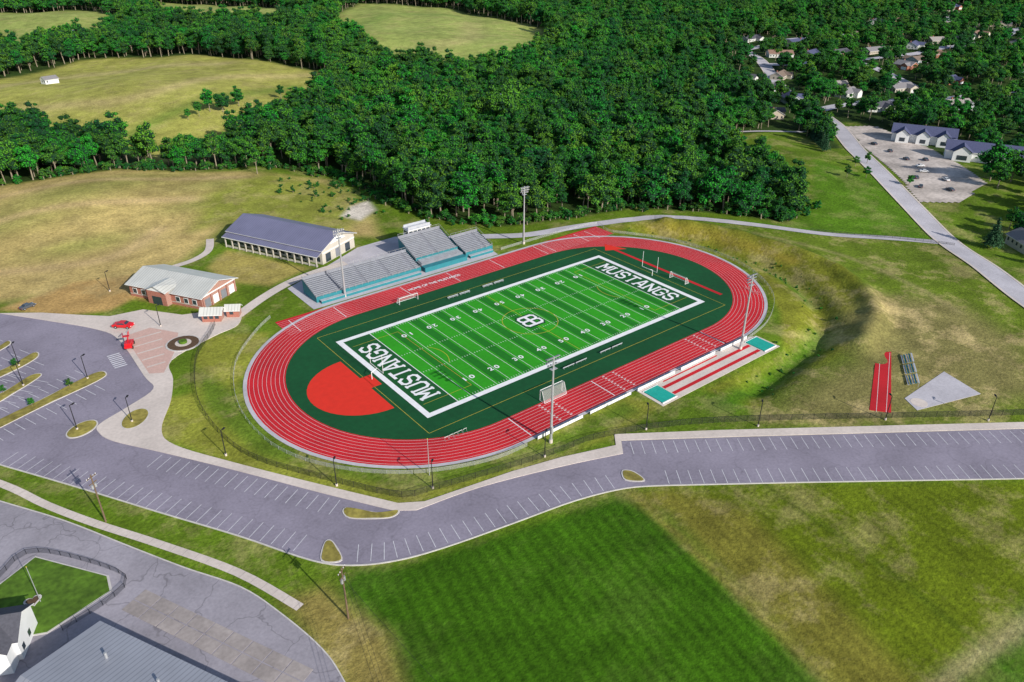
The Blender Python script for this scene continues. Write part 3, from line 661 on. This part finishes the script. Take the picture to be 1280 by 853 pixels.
def house(name,x,y,rot,L,W,h,rh,wall,roof,wing=True,chim=True):
    m=MB(); m.box(0,L,0,W,-1,h,wall); gable(m,0,L,0,W,h,h+rh,roof,wall,.5)
    if wing:
        w=L*.4; m.box(L*.55,L*.55+w,-W*.35,-.02,-1,h-.03,wall)
        xr=L*.55+w/2; z0_=h; zr=h+rh*.8
        A_=[(L*.55-.4,-W*.35-.4,z0_),(xr,-W*.35-.4,zr),(L*.55+w+.4,-W*.35-.4,z0_),(L*.55-.4,W*.3,z0_),(xr,W*.42,zr),(L*.55+w+.4,W*.3,z0_)]
        m.add([(p[0],p[1],p[2]+.12) for p in A_],[(0,1,4,3),(1,2,5,4)],roof); m.add([(L*.55,-W*.35-.01,h-.03),(L*.55+w,-W*.35-.01,h-.03),(xr,-W*.35-.01,zr)],[(0,1,2)],wall)
        m.box(L*.6,L*.6+w*.75,-W*.35-.06,-W*.35-.01,0,2.3,WHITE)
    for k in range(int(L*.5/2.6)): m.box(.9+k*2.6,1.9+k*2.6,-.05,-.01,1.0,2.3,GLASS); m.box(.8+k*2.6,2.0+k*2.6,-.08,-.055,2.3,2.4,WHITE)
    for k in range(int(L/3)): m.box(.9+k*3,2+k*3,W+.01,W+.05,1.0,2.3,GLASS)
    for k in range(int(W/3)):
        for xx in(-.05,L+.01): m.box(xx,xx+.04,1+k*3,2+k*3,1.0,2.3,GLASS)
    if chim: m.box(L*.25,L*.25+.9,W*.6,W*.6+.9,h,h+rh+.9,BRICK)
    return m.obj(name,(x,y,h1(x,y)+.1),rot)
m=MB(); L_,W_=46,23; m.box(0,L_,3,W_,0,6,CREAM); gable(m,0,L_,3,W_,6,9.6,ROOFB,CREAM,1.0,13)
m.add([(-.6,-.6,4.35),(L_+.6,-.6,4.35),(L_+.6,2.98,5.6),(-.6,2.98,5.6)],[(0,1,2,3)],ROOFB); m.add([(-.6,-.6,4.2),(L_+.6,-.6,4.2),(L_+.6,2.98,5.45),(-.6,2.98,5.45)],[(3,2,1,0)],WHITE)
m.box(-.6,L_+.6,-.66,-.61,4.1,4.4,WHITE)
for k in range(14): m.box(.3+k*3.46,.7+k*3.46,-.2,.2,0,4.2,CREAM)
for k in range(13): m.box(1.2+k*3.46,3.4+k*3.46,2.93,2.98,.9,2.8,GLASS)
m.box(0,L_,.0,.12,.2,1.0,CREAM)
for k in range(3): m.box(L_+.01,L_+.06,5+k*6,8+k*6,0.2,3.6,ALUD if k==1 else GLASS)
m.box(L_+.01,L_+.3,3.1,W_-.1,4.2,4.5,WHITE)
m.add([(L_+.05,8,6.4),(L_+.05,18,6.4),(L_+.05,13,8.9)],[(0,1,2)],WHITE)
m.obj("stadium_pavilion",(-55,124,0),math.atan2(-.90,.43))
m=MB(); L_,W_=31,17; m.box(0,L_,0,W_,0,4.6,BRICK); m.box(-.05,L_+.05,-.05,W_+.05,.9,1.1,CREAM); m.box(-.06,L_+.06,-.06,W_+.06,4.1,4.58,WHITE)
gable(m,0,L_,0,W_,4.6,7.4,ROOFL,BRICK,.9)
m.box(10,18,-2.2,-.06,0,4.9,BRICK); A_=[(9.4,-2.9,4.9),(14,-2.9,6.9),(18.6,-2.9,4.9),(9.4,4.5,4.9+.9),(14,5.4,6.9),(18.6,4.5,4.9+.9)]
m.add(A_,[(0,1,4,3),(1,2,5,4)],ROOFL); m.add([(10,-2.22,4.9),(18,-2.22,4.9),(14,-2.22,6.7)],[(0,1,2)],WHITE)
for k in(1.5,5.2,20,23.5,27): m.box(k,k+1.9,-.13,-.07,1.3,3.3,WHITE); m.box(k+.2,k+1.7,-.17,-.135,1.5,3.1,GLASS)
m.box(12,16,-2.27,-2.205,.1,3,GLASS)
for k in range(4): m.box(L_+.065,L_+.12,1.3+k*4,3.9+k*4,.05,3.1,WHITE if k%2 else ALUD); 
for k in range(5): m.box(L_+.07,L_+.5,.3+k*3.9,.8+k*3.9,0,4.05,BRICK)
m.obj("brick_fieldhouse",(-97,100,.02),math.atan2(-27,16))
m=MB(); m.box(0,6,0,3.6,0,3,BRICK); gable(m,0,6,0,3.6,3,4.3,ROOFL,WHITE,.7); 
for k in range(3): m.box(.6+k*1.8,1.8+k*1.8,-.05,-.01,1.1,2.2,GLASS)
m.box(-.02,6.02,-.03,3.63,2.6,2.98,WHITE); m.obj("ticket_booth",(-84.5,64.5,.15),math.atan2(-27,40))
m=MB(); m.box(0,4,0,3,0,2.8,BRICK); gable(m,0,4,0,3,2.8,3.9,ROOFL,WHITE,.6); m.box(1,2.2,-.05,-.01,1,2.1,GLASS); m.obj("ticket_booth",(-77,63,.15),math.atan2(-27,40))
m=MB(); m.box(0,42,-20,0,0,4.6,WHITE); gable(m,0,42,-20,0,4.6,7.0,ROOFG,WHITE,.5,-14); 
for k in range(8): m.box(2+k*5,4+k*5,.01,.06,1.2,2.6,GLASS)
for k in(8,20,33): m.cyl((k,-5,5.0),(k,-5,6.9),.25,.25,GALV,8)
m.obj("metal_roof_hall",(-141,-49.5,0),math.atan2(-.89,.45))
house("white_house",-166,-38.5,math.atan2(-.45,.89)+.02,14,8,4.8,2.4,WHITE,SHING[0],True,False)

RDS=(ROAD3,RD4,RD5,RD6,RD7)
hs=[(426,234,22,13,.3),(452,215,18,11,.3),(407,195,18,11,-.6),(365,145,18,11,.9),(457,166,17,11,-.5),(386,93,17,11,-.6),(479,125,20,12,-.3),(655,184,20,13,-.1),(1005,280,26,16,0),(613,100,20,12,-.2),(781,154,22,14,0),(207,-72,15,10,.9),(194,271,15,10,.6),(430,60,17,11,-.4),(320,130,16,10,.9)]
HP=[(h[0],h[1]) for h in hs]
def rdist(x,y): return min(dline(np.array([float(x)]),np.array([float(y)]),smooth(R_,5))[0] for R_ in RDS)
for R_,st_,big in((RD4,34,1),(RD5,36,1.15),(RD6,34,1),(RD7,44,1.25),(ROAD3[:5],36,1)):
    for p,t in resample(smooth(R_,5),st_):
        for s in(-1,1):
            o_=random.uniform(22,40)
            x=p[0]-t[1]*s*o_+random.uniform(-9,9); y=p[1]+t[0]*s*o_+random.uniform(-9,9)
            if random.random()<.42: continue
            if y<-80 or rdist(x,y)<17 or min(math.hypot(x-a_,y-b_) for a_,b_ in HP)<27 or math.hypot(x-318,y-40)<45 or math.hypot(x-300,y)<45: continue
            HP.append((x,y)); hs.append((x,y,random.uniform(14,21)*big,random.uniform(9,12)*big,math.atan2(t[1],t[0])+(math.pi if s<0 else 0)+random.uniform(-.5,.5)))
for k,(x,y,a_,b_,ro) in enumerate(hs):
    rr=ro; cx=x-(math.cos(rr)*a_/2-math.sin(rr)*b_/2); cy=y-(math.sin(rr)*a_/2+math.cos(rr)*b_/2)
    house("brick_house" if k%5==2 else "suburban_house",cx,cy,rr,a_,b_,3.2,2.8,SIDING[k%5],SHING[(k*7+k//3)%6])
house("farmhouse",18,780,.3,26,16,5,6,SIDING[4],SHING[4]); FARM=(24,785)
house("white_barn",-47,514,.3,10,7,3,2,WHITE,SHING[2],False,False)
m=MB(); m.box(0,34,0,13,-1,5,WHITE); gable(m,0,34,0,13,5,9,SHING[4],WHITE,.7)
for cx in(6,17,28):
    m.box(cx-3.5,cx+3.5,-4,-.02,-1,4.97,WHITE); A_=[(cx-4,-4.6,5),(cx,-4.6,8),(cx+4,-4.6,5),(cx-4,2,5),(cx,5,8),(cx+4,2,5)]
    m.add([(p[0],p[1],p[2]+.15) for p in A_],[(0,1,4,3),(1,2,5,4)],SHING[4]); m.add([(cx-3.5,-4.02,4.97),(cx+3.5,-4.02,4.97),(cx,-4.02,7.9)],[(0,1,2)],WHITE); m.box(cx-1.5,cx+1.5,-4.08,-4.02,1,3.2,GLASS)
m.obj("office_building",(321,48,h1(325,40)),math.atan2(-.75,.35))
m=MB(); m.box(0,36,0,14,-1,5,WHITE); gable(m,0,36,0,14,5,9,SHING[4],WHITE,.7)
for cx in(8,26):
    m.box(cx-4.5,cx+4.5,-4,-.02,-1,4.97,WHITE); A_=[(cx-5,-4.6,5),(cx,-4.6,8.4),(cx+5,-4.6,5),(cx-5,2,5),(cx,5.5,8.4),(cx+5,2,5)]
    m.add([(p[0],p[1],p[2]+.15) for p in A_],[(0,1,4,3),(1,2,5,4)],SHING[4]); m.add([(cx-4.5,-4.02,4.97),(cx+4.5,-4.02,4.97),(cx,-4.02,8.2)],[(0,1,2)],WHITE); m.box(cx-2.5,cx+2.5,-4.08,-4.02,1,3.4,GLASS)
m.obj("office_building",(303,8,h1(305,0)),math.atan2(-.75,.35))
HPX=[(325,35),(332,25),(310,-10),(315,0),(316,-22)]

# ------------------------------------------------------------ vehicles
def car(name,x,y,rot,paint_,z=None,s=1):
    m=MB(); pf=[(-2.2,.38),(-2.25,.78),(-1.95,.95),(-1.35,1.0),(-.75,1.42),(.55,1.44),(1.2,1.0),(2.0,.88),(2.25,.66),(2.2,.38)]
    n_=len(pf); w=.9
    vs=[(p[0],-w*(1 if p[1]<1.05 else .8),p[1]) for p in pf]+[(p[0],w*(1 if p[1]<1.05 else .8),p[1]) for p in pf]
    m.add(vs,[tuple(range(n_)),tuple(range(2*n_-1,n_-1,-1))]+[(i+n_,(i+1)%n_+n_,(i+1)%n_,i) for i in range(n_)],paint_)
    for sg in(-1,1):
        y1=.915*sg;y2=.745*sg
        m.add([(-1.15,y1*.99,1.04),(.98,y1*.99,1.04),(.45,y2,1.38),(-.68,y2,1.38)],[(0,1,2,3)],GLASS)
        for xx in(-1.4,1.4): m.cyl((xx,sg*.72,.34),(xx,sg*.95,.34),.34,.34,TYRE,12); m.cyl((xx,sg*.951,.34),(xx,sg*.96,.34),.18,.18,GALV,8)
    m.add([(1.16,-.8,1.04),(1.16,.8,1.04),(.62,.68,1.42),(.62,-.68,1.42)],[(0,1,2,3)],GLASS); m.add([(-1.33,.8,1.04),(-1.33,-.8,1.04),(-.84,-.68,1.40),(-.84,.68,1.40)],[(0,1,2,3)],GLASS)
    for sg in(-1,1): m.box(2.2,2.27,sg*.75-.15,sg*.75+.15,.62,.75,WHITE); m.box(-2.28,-2.2,sg*.75-.15,sg*.75+.15,.7,.85,CARRED)
    o=m.obj(name,(x,y,(h1(x,y)+.1) if z is None else z),rot); o.scale=(s,s,s); return o
car("parked_car",-105.5,76.5,-.75,CARRED,.18,1.4)
car("parked_car",-127,111,.4,CARG,.06,1.1)
for x,y in[(245,-8),(256,0),(262,-12),(285,20),(296,35),(276,8),(250,-20),(306,50),(268,2),(290,12)]: car("parked_car",x,y,random.uniform(0,3),random.choice([CARW,CARG,CARG,CARW]),h1(x,y)+.25)
for x,y in[(352,112),(400,114),(470,97),(500,240),(560,218),(330,92),(620,207),(540,78),(700,52)]: car("parked_car",x,y,random.uniform(0,3),random.choice([CARW,CARG,CARRED]),h1(x,y)+.6)
m=MB(); m.box(-2.4,2.4,-1.1,1.1,.6,1.3,CARRED); m.box(-2.2,.2,-.9,.9,1.3,2.2,CARRED)
for xx in(-1.6,1.6):
    for sg in(-1,1): m.cyl((xx,sg*.9,.5),(xx,sg*1.25,.5),.5,.5,TYRE,12)
m.cyl((-1.5,0,2.1),(3.2,0,4.0),.2,.16,CARRED,8); m.cyl((3.2,0,4.0),(-.8,0,5.0),.16,.12,ALU,8); m.box(-1.9,-.7,-.9,.9,4.3,4.4,CARRED)
for sx in(-1.9,-.74):
    for sy in(-.9,.86): m.box(sx,sx+.05,sy,sy+.05,4.4,5.4,CARRED)
m.box(-1.9,-.7,-.9,-.86,5.35,5.4,CARRED);m.box(-1.9,-.7,.86,.9,5.35,5.4,CARRED)
m.obj("boom_lift",(-107.5,62,.18),1.2)

# ------------------------------------------------------------ trees
def leafmat(name,dark,light,far=None):
    m,n,l,b=nt(name); oi=n.new("ShaderNodeObjectInfo"); g=n.new("ShaderNodeNewGeometry"); at=n.new("ShaderNodeAttribute"); at.attribute_name="lv"
    t=n.new("ShaderNodeTexNoise"); t.inputs["Scale"].default_value=.014; t.inputs["Detail"].default_value=3; l.new(g.outputs["Position"],t.inputs["Vector"])
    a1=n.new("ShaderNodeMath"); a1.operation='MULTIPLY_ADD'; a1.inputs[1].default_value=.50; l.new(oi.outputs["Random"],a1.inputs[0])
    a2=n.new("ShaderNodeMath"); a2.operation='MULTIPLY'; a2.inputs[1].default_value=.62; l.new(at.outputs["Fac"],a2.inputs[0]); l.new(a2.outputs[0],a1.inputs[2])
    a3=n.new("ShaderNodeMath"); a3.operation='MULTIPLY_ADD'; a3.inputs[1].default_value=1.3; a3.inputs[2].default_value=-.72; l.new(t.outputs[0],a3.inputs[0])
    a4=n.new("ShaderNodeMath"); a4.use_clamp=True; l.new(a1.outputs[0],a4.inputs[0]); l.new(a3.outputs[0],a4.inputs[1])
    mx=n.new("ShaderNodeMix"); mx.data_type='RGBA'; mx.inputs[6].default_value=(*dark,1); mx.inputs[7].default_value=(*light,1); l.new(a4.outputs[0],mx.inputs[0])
    wn=n.new("ShaderNodeTexWhiteNoise"); wn.noise_dimensions='1D'; l.new(oi.outputs["Random"],wn.inputs["W"])
    hs_=n.new("ShaderNodeHueSaturation"); r=n.new("ShaderNodeMapRange"); r.inputs[3].default_value=.475; r.inputs[4].default_value=.54; l.new(wn.outputs["Value"],r.inputs[0]); l.new(r.outputs[0],hs_.inputs["Hue"]); l.new(mx.outputs[2],hs_.inputs["Color"])
    col=hs_.outputs[0]
    l.new(col,b.inputs["Base Color"]); b.inputs["Roughness"].default_value=.75; b.inputs["Specular IOR Level"].default_value=.15
    tr_=n.new("ShaderNodeBsdfTranslucent"); l.new(col,tr_.inputs[0]); ms=n.new("ShaderNodeMixShader"); ms.inputs[0].default_value=.28
    l.new(b.outputs[0],ms.inputs[1]); l.new(tr_.outputs[0],ms.inputs[2]); l.new(ms.outputs[0],n["Material Output"].inputs[0]); return m
LEAF=leafmat("leaves",(.010,.078,.016),(.125,.40,.030))
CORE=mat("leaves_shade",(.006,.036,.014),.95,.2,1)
CONI=leafmat("needles",(.012,.055,.025),(.07,.17,.09))
def treemesh(name,seed,Ht=16,Rc=4.6,nl=11,leaves=850,ls=.62,kind=0):
    r=np.random.default_rng(seed); m=MB(); lv=[]
    tb=Ht*(.30 if kind==0 else .08)
    m.cyl((0,0,-1),(0,0,tb),.34,.26,BARK,7); m.cyl((0,0,tb),(r.normal()*.4,r.normal()*.4,Ht*.75),.26,.08,BARK,6)
    lobes=[]
    if kind==0:
        for k in range(nl):
            t=(k+.5)/nl; zc=Ht*(.36+.52*t); rr=Rc*math.sin(math.pi*min(.18+.72*t,.93))*.72; a_=k*2.4+r.uniform(-.5,.5)
            q_=rr*r.uniform(.5,1.1); c=np.array([q_*math.cos(a_),q_*math.sin(a_),zc+r.normal()*.9]); R=Rc*r.uniform(.28,.52)*(1-.25*t)
            lobes.append((c,np.array([R,R,R*r.uniform(.7,1.0)])))
            if k<7: m.cyl((0,0,tb+ (zc-tb)*.3),tuple(c),.13,.04,BARK,5)
        lobes.append((np.array([0,0,Ht*.60]),np.array([Rc*.5,Rc*.5,Ht*.22])))
    else:
        for k in range(9):
            t=k/9; lobes.append((np.array([0,0,Ht*(.14+.82*t)]),np.array([Rc*(1-t)+.25]*2+[Ht*.07])))
    ico=bmesh.new(); bmesh.ops.create_icosphere(ico,subdivisions=2,radius=1); iv=np.array([v_.co for v_ in ico.verts]); fi=[[v_.index for v_ in f_.verts] for f_ in ico.faces]; ico.free()
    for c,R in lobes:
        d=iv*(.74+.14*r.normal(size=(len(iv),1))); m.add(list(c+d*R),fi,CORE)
    lv=[0.0]*len(m.v)
    W=np.array([R[0]**2 for c,R in lobes]); W/=W.sum()
    LB=r.uniform(-.18,.18,len(lobes))
    VS=[];FS=[];LV=[]
    for k in range(leaves):
        li=r.choice(len(lobes),p=W); c,R=lobes[li]; d=r.normal(size=3); d/=np.linalg.norm(d)
        if d[2]<-.35: d[2]*=-.6
        p=c+d*R*r.uniform(.80,1.25); nrm=d*.9+r.normal(size=3)*.5+np.array([0,0,.30]); nrm/=np.linalg.norm(nrm)
        u=np.cross(nrm,r.normal(size=3)); u/=np.linalg.norm(u); w=np.cross(nrm,u); s=ls*r.uniform(.6,1.25)
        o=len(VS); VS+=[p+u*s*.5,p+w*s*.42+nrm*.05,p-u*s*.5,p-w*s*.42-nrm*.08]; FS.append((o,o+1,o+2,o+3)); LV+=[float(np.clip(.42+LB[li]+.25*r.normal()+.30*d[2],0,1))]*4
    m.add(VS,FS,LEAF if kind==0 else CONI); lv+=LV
    me_=bpy.data.meshes.new(name); me_.from_pydata(m.v,[],m.f)
    for q_ in m.mats: me_.materials.append(q_)
    me_.polygons.foreach_set("material_index",m.m); at_=me_.attributes.new("lv",'FLOAT','POINT'); at_.data.foreach_set("value",lv); me_.update(); return me_
TM=[treemesh("tree_mesh",10,16,5.4,13,1300,.62),treemesh("tree_mesh",11,18,6.2,15,1500,.64),treemesh("tree_mesh",12,14,4.8,11,1050,.58),treemesh("tree_mesh",13,19,4.4,12,1050,.6),treemesh("tree_mesh",14,15,6.6,14,1500,.64),treemesh("tree_mesh",15,21,5.4,14,1300,.62),treemesh("tree_mesh",16,17,5.0,9,1000,.66)]
CM=treemesh("conifer_mesh",20,13,3.4,0,1100,.5,1)
SM=[treemesh("shrub_mesh",30+k,5,2.4,7,380,.4) for k in range(3)]
lib=bpy.data.collections.new("tree_variants"); slib=bpy.data.collections.new("shrub_variants")
for k,t in enumerate(TM): o=bpy.data.objects.new("v%d"%k,t); lib.objects.link(o)
for k,t in enumerate(SM): o=bpy.data.objects.new("s%d"%k,t); slib.objects.link(o)
def scatter(name,pts,sc,coll,nvar):
    N=len(pts); me_=bpy.data.meshes.new(name); me_.from_pydata([tuple(p) for p in pts],[],[])
    def A(nm,ty,vals,f="value"): a_=me_.attributes.new(nm,ty,'POINT'); a_.data.foreach_set(f,np.asarray(vals).ravel())
    A("sc",'FLOAT_VECTOR',np.stack([sc*rng.uniform(.85,1.2,N),sc*rng.uniform(.85,1.2,N),sc*rng.uniform(.8,1.12,N)],1),"vector")
    A("ro",'FLOAT_VECTOR',np.stack([rng.normal(0,.05,N),rng.normal(0,.05,N),rng.uniform(0,6.28,N)],1),"vector")
    A("ix",'INT',rng.integers(0,nvar,N).astype(np.int32))
    o=bpy.data.objects.new(name,me_); root.objects.link(o)
    ng=bpy.data.node_groups.new(name,'GeometryNodeTree'); ng.interface.new_socket("Geometry",in_out='INPUT',socket_type='NodeSocketGeometry'); ng.interface.new_socket("Geometry",in_out='OUTPUT',socket_type='NodeSocketGeometry')
    n=ng.nodes;l=ng.links; gi=n.new("NodeGroupInput");go_=n.new("NodeGroupOutput"); ip=n.new("GeometryNodeInstanceOnPoints"); ci=n.new("GeometryNodeCollectionInfo")
    ci.inputs["Collection"].default_value=coll; ci.inputs["Separate Children"].default_value=True; ci.inputs["Reset Children"].default_value=True
    def NA(nm,ty):
        a_=n.new("GeometryNodeInputNamedAttribute"); a_.data_type=ty; a_.inputs[0].default_value=nm; return [s for s in a_.outputs if s.enabled and s.name=="Attribute"][0]
    l.new(gi.outputs[0],ip.inputs["Points"]); l.new(ci.outputs[0],ip.inputs["Instance"]); ip.inputs["Pick Instance"].default_value=True
    l.new(NA("ix",'INT'),ip.inputs["Instance Index"]); l.new(NA("ro",'FLOAT_VECTOR'),ip.inputs["Rotation"]); l.new(NA("sc",'FLOAT_VECTOR'),ip.inputs["Scale"])
    l.new(ip.outputs[0],go_.inputs[0]); md=o.modifiers.new("scatter",'NODES'); md.node_group=ng; return o
def jit(x0,x1,y0,y1,s):
    gx,gy=np.meshgrid(np.arange(x0,x1,s),np.arange(y0,y1,s)); gx=gx.ravel()+rng.uniform(-.48,.48,gx.size)*s; gy=gy.ravel()+rng.uniform(-.48,.48,gy.size)*s; return gx,gy
TOWN=[(300,110),(340,150),(395,235),(480,300),(560,370),(900,400),(1300,420),(1500,300),(1200,-100),(700,-160),(330,-120),(200,-90),(240,-40),(310,-30),(345,84)]
def keep(x,y):
    k=np.ones(x.shape,bool)
    k&=sd(x,y,CLEAR)<-1; k&=sd(x,y,FB)<0
    for c in(C1,C2,C3,C4,C5): k&=sd(x,y,c)<0
    t=sd(x,y,TOWN)>0; k&=~(t&(rng.uniform(size=x.shape)>.66))
    for rd in RDS: k&=dline(x,y,smooth(rd,4))>11
    k&=sd(x,y,LOT)<-3
    for hx,hy in HP: k&=dline(x,y,[(hx,hy),(hx-13,hy-15)])>12
    for hx,hy in HPX: k&=np.hypot(x-hx,y-hy)>17
    k&=dline(x,y,[FARM,(0,745)])>16
    ang=np.degrees(np.arctan2(x+142,y+169)); k&=(ang>-6)&(ang<84)
    return k
x1,y1=jit(-200,700,-150,760,8.0); d1=np.hypot(x1+142,y1+169); s_=d1<760; x1,y1=x1[s_],y1[s_]; kk=keep(x1,y1); x1,y1=x1[kk],y1[kk]
x2,y2=jit(-200,2100,-150,2100,11); d2=np.hypot(x2+142,y2+169); s_=(d2>=760)&(d2<2000); x2,y2=x2[s_],y2[s_]; kk=keep(x2,y2); x2,y2=x2[kk],y2[kk]
xa=np.concatenate([x1,x2]);ya=np.concatenate([y1,y2]); sc=np.concatenate([rng.triangular(.6,.95,1.45,len(x1)),rng.uniform(.95,1.5,len(x2))])
tw=sd(xa,ya,TOWN)>0; sc[tw]*=.8
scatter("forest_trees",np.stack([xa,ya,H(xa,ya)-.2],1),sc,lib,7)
def edge_pts(poly,n_,w):
    P=resample(poly,1.5); P=[p[0] for p in P]; idx=rng.integers(0,len(P),n_); q_=np.array(P)[idx]+rng.normal(0,w,(n_,2)); return q_
E=edge_pts([(-200,262),(-114,261),(-61,260),(-43,248),(4,231),(30,192),(24,127),(32,94),(48,76),(77,66),(109,60),(133,34),(152,9),(176,14),(212,60),(228,99)],420,2.6)
Hl=np.stack([rng.uniform(-10,26,55),rng.uniform(118,200,55)],1)
bi=rng.integers(0,len(SWALE),90); Bk=np.array(SWALE)[bi]+rng.normal(0,3.2,(90,2))
S=np.concatenate([E,Hl,Bk]); ssc=np.concatenate([rng.uniform(.5,1.1,420),rng.uniform(.25,.7,55),rng.uniform(.10,.26,90)])
scatter("shrubs",np.stack([S[:,0],S[:,1],H(S[:,0],S[:,1])-.3],1),ssc,slib,3)
def tree(x,y,k,s,name="deciduous_tree",me_=None):
    o=bpy.data.objects.new(name,me_ or TM[k%7]); root.objects.link(o); o.location=(x,y,h1(x,y)-.1); o.scale=(s*random.uniform(.9,1.1),s,s*random.uniform(.9,1.1)); o.rotation_euler=(0,0,random.uniform(0,6))
for x,y,k,s in[(17,344,0,1.0),(24,340,4,.8),(38,349,1,.8),(73,362,2,.65),(80,352,3,.5),(0,335,2,.5),(8,338,5,.5),(276,-27,1,1.2),(283,-34,4,1.1),(268,-34,0,1.0),(292,-46,5,1.2),(285,-50,3,1.2),(215,-66,4,.8),(224,-58,2,.7),(240,-62,0,.9),(255,-58,1,1),(190,-84,2,.6),(-5,215,3,.8)]: tree(x,y,k,s)
tree(197,-62,0,1.15,"spruce_tree",CM)
for t in np.linspace(0,1,9): tree(266+t*50,58+t*46,0,random.uniform(.7,.9),"conifer_tree",CM)
for x,y in[(-137,44),(-127,48),(-142,56),(-137,69.5),(-145,66),(-141,84)]: tree(x,y,2,.22,"young_tree")
for x,y in[(228,22),(236,16),(250,30),(262,30),(243,-3)]: tree(x,y,2,.45,"small_tree")

# ------------------------------------------------------------ light, world, camera
el=math.radians(28); dirv=Vector((-.0897,.9935,0)).normalized()
v=Vector((dirv.x*math.cos(el),dirv.y*math.cos(el),-math.sin(el)))
sl=bpy.data.lights.new("sun",'SUN'); sl.energy=5; sl.angle=math.radians(.5); sl.color=(1,.95,.86)
so=bpy.data.objects.new("sun",sl); root.objects.link(so); so.rotation_euler=v.to_track_quat('-Z','Y').to_euler()
w=bpy.data.worlds.new("World"); scene.world=w; w.use_nodes=True; n=w.node_tree.nodes; bg=n["Background"]
sk=n.new("ShaderNodeTexSky"); sk.sky_type='NISHITA'; sk.sun_disc=False; sk.sun_elevation=el; sk.sun_rotation=math.atan2(-v.x,-v.y); w.node_tree.links.new(sk.outputs[0],bg.inputs[0]); bg.inputs[1].default_value=.125
yaw,pitch,roll=.674,.5075,.0055
f=Vector((math.sin(yaw)*math.cos(pitch),math.cos(yaw)*math.cos(pitch),-math.sin(pitch))); r=Vector((math.cos(yaw),-math.sin(yaw),0)); u=r.cross(f)
r2_=r*math.cos(roll)+u*math.sin(roll); u2=-r*math.sin(roll)+u*math.cos(roll)
M_=Matrix(((r2_.x,u2.x,-f.x,-142.31),(r2_.y,u2.y,-f.y,-168.76),(r2_.z,u2.z,-f.z,115.21),(0,0,0,1)))
cd=bpy.data.cameras.new("camera"); cd.sensor_width=36; cd.lens=36*950.5/1280; cd.clip_start=1; cd.clip_end=8000
co=bpy.data.objects.new("camera",cd); root.objects.link(co); co.matrix_world=M_; scene.camera=co
scene.view_settings.view_transform='Standard'; scene.view_settings.look='None'; scene.view_settings.exposure=0
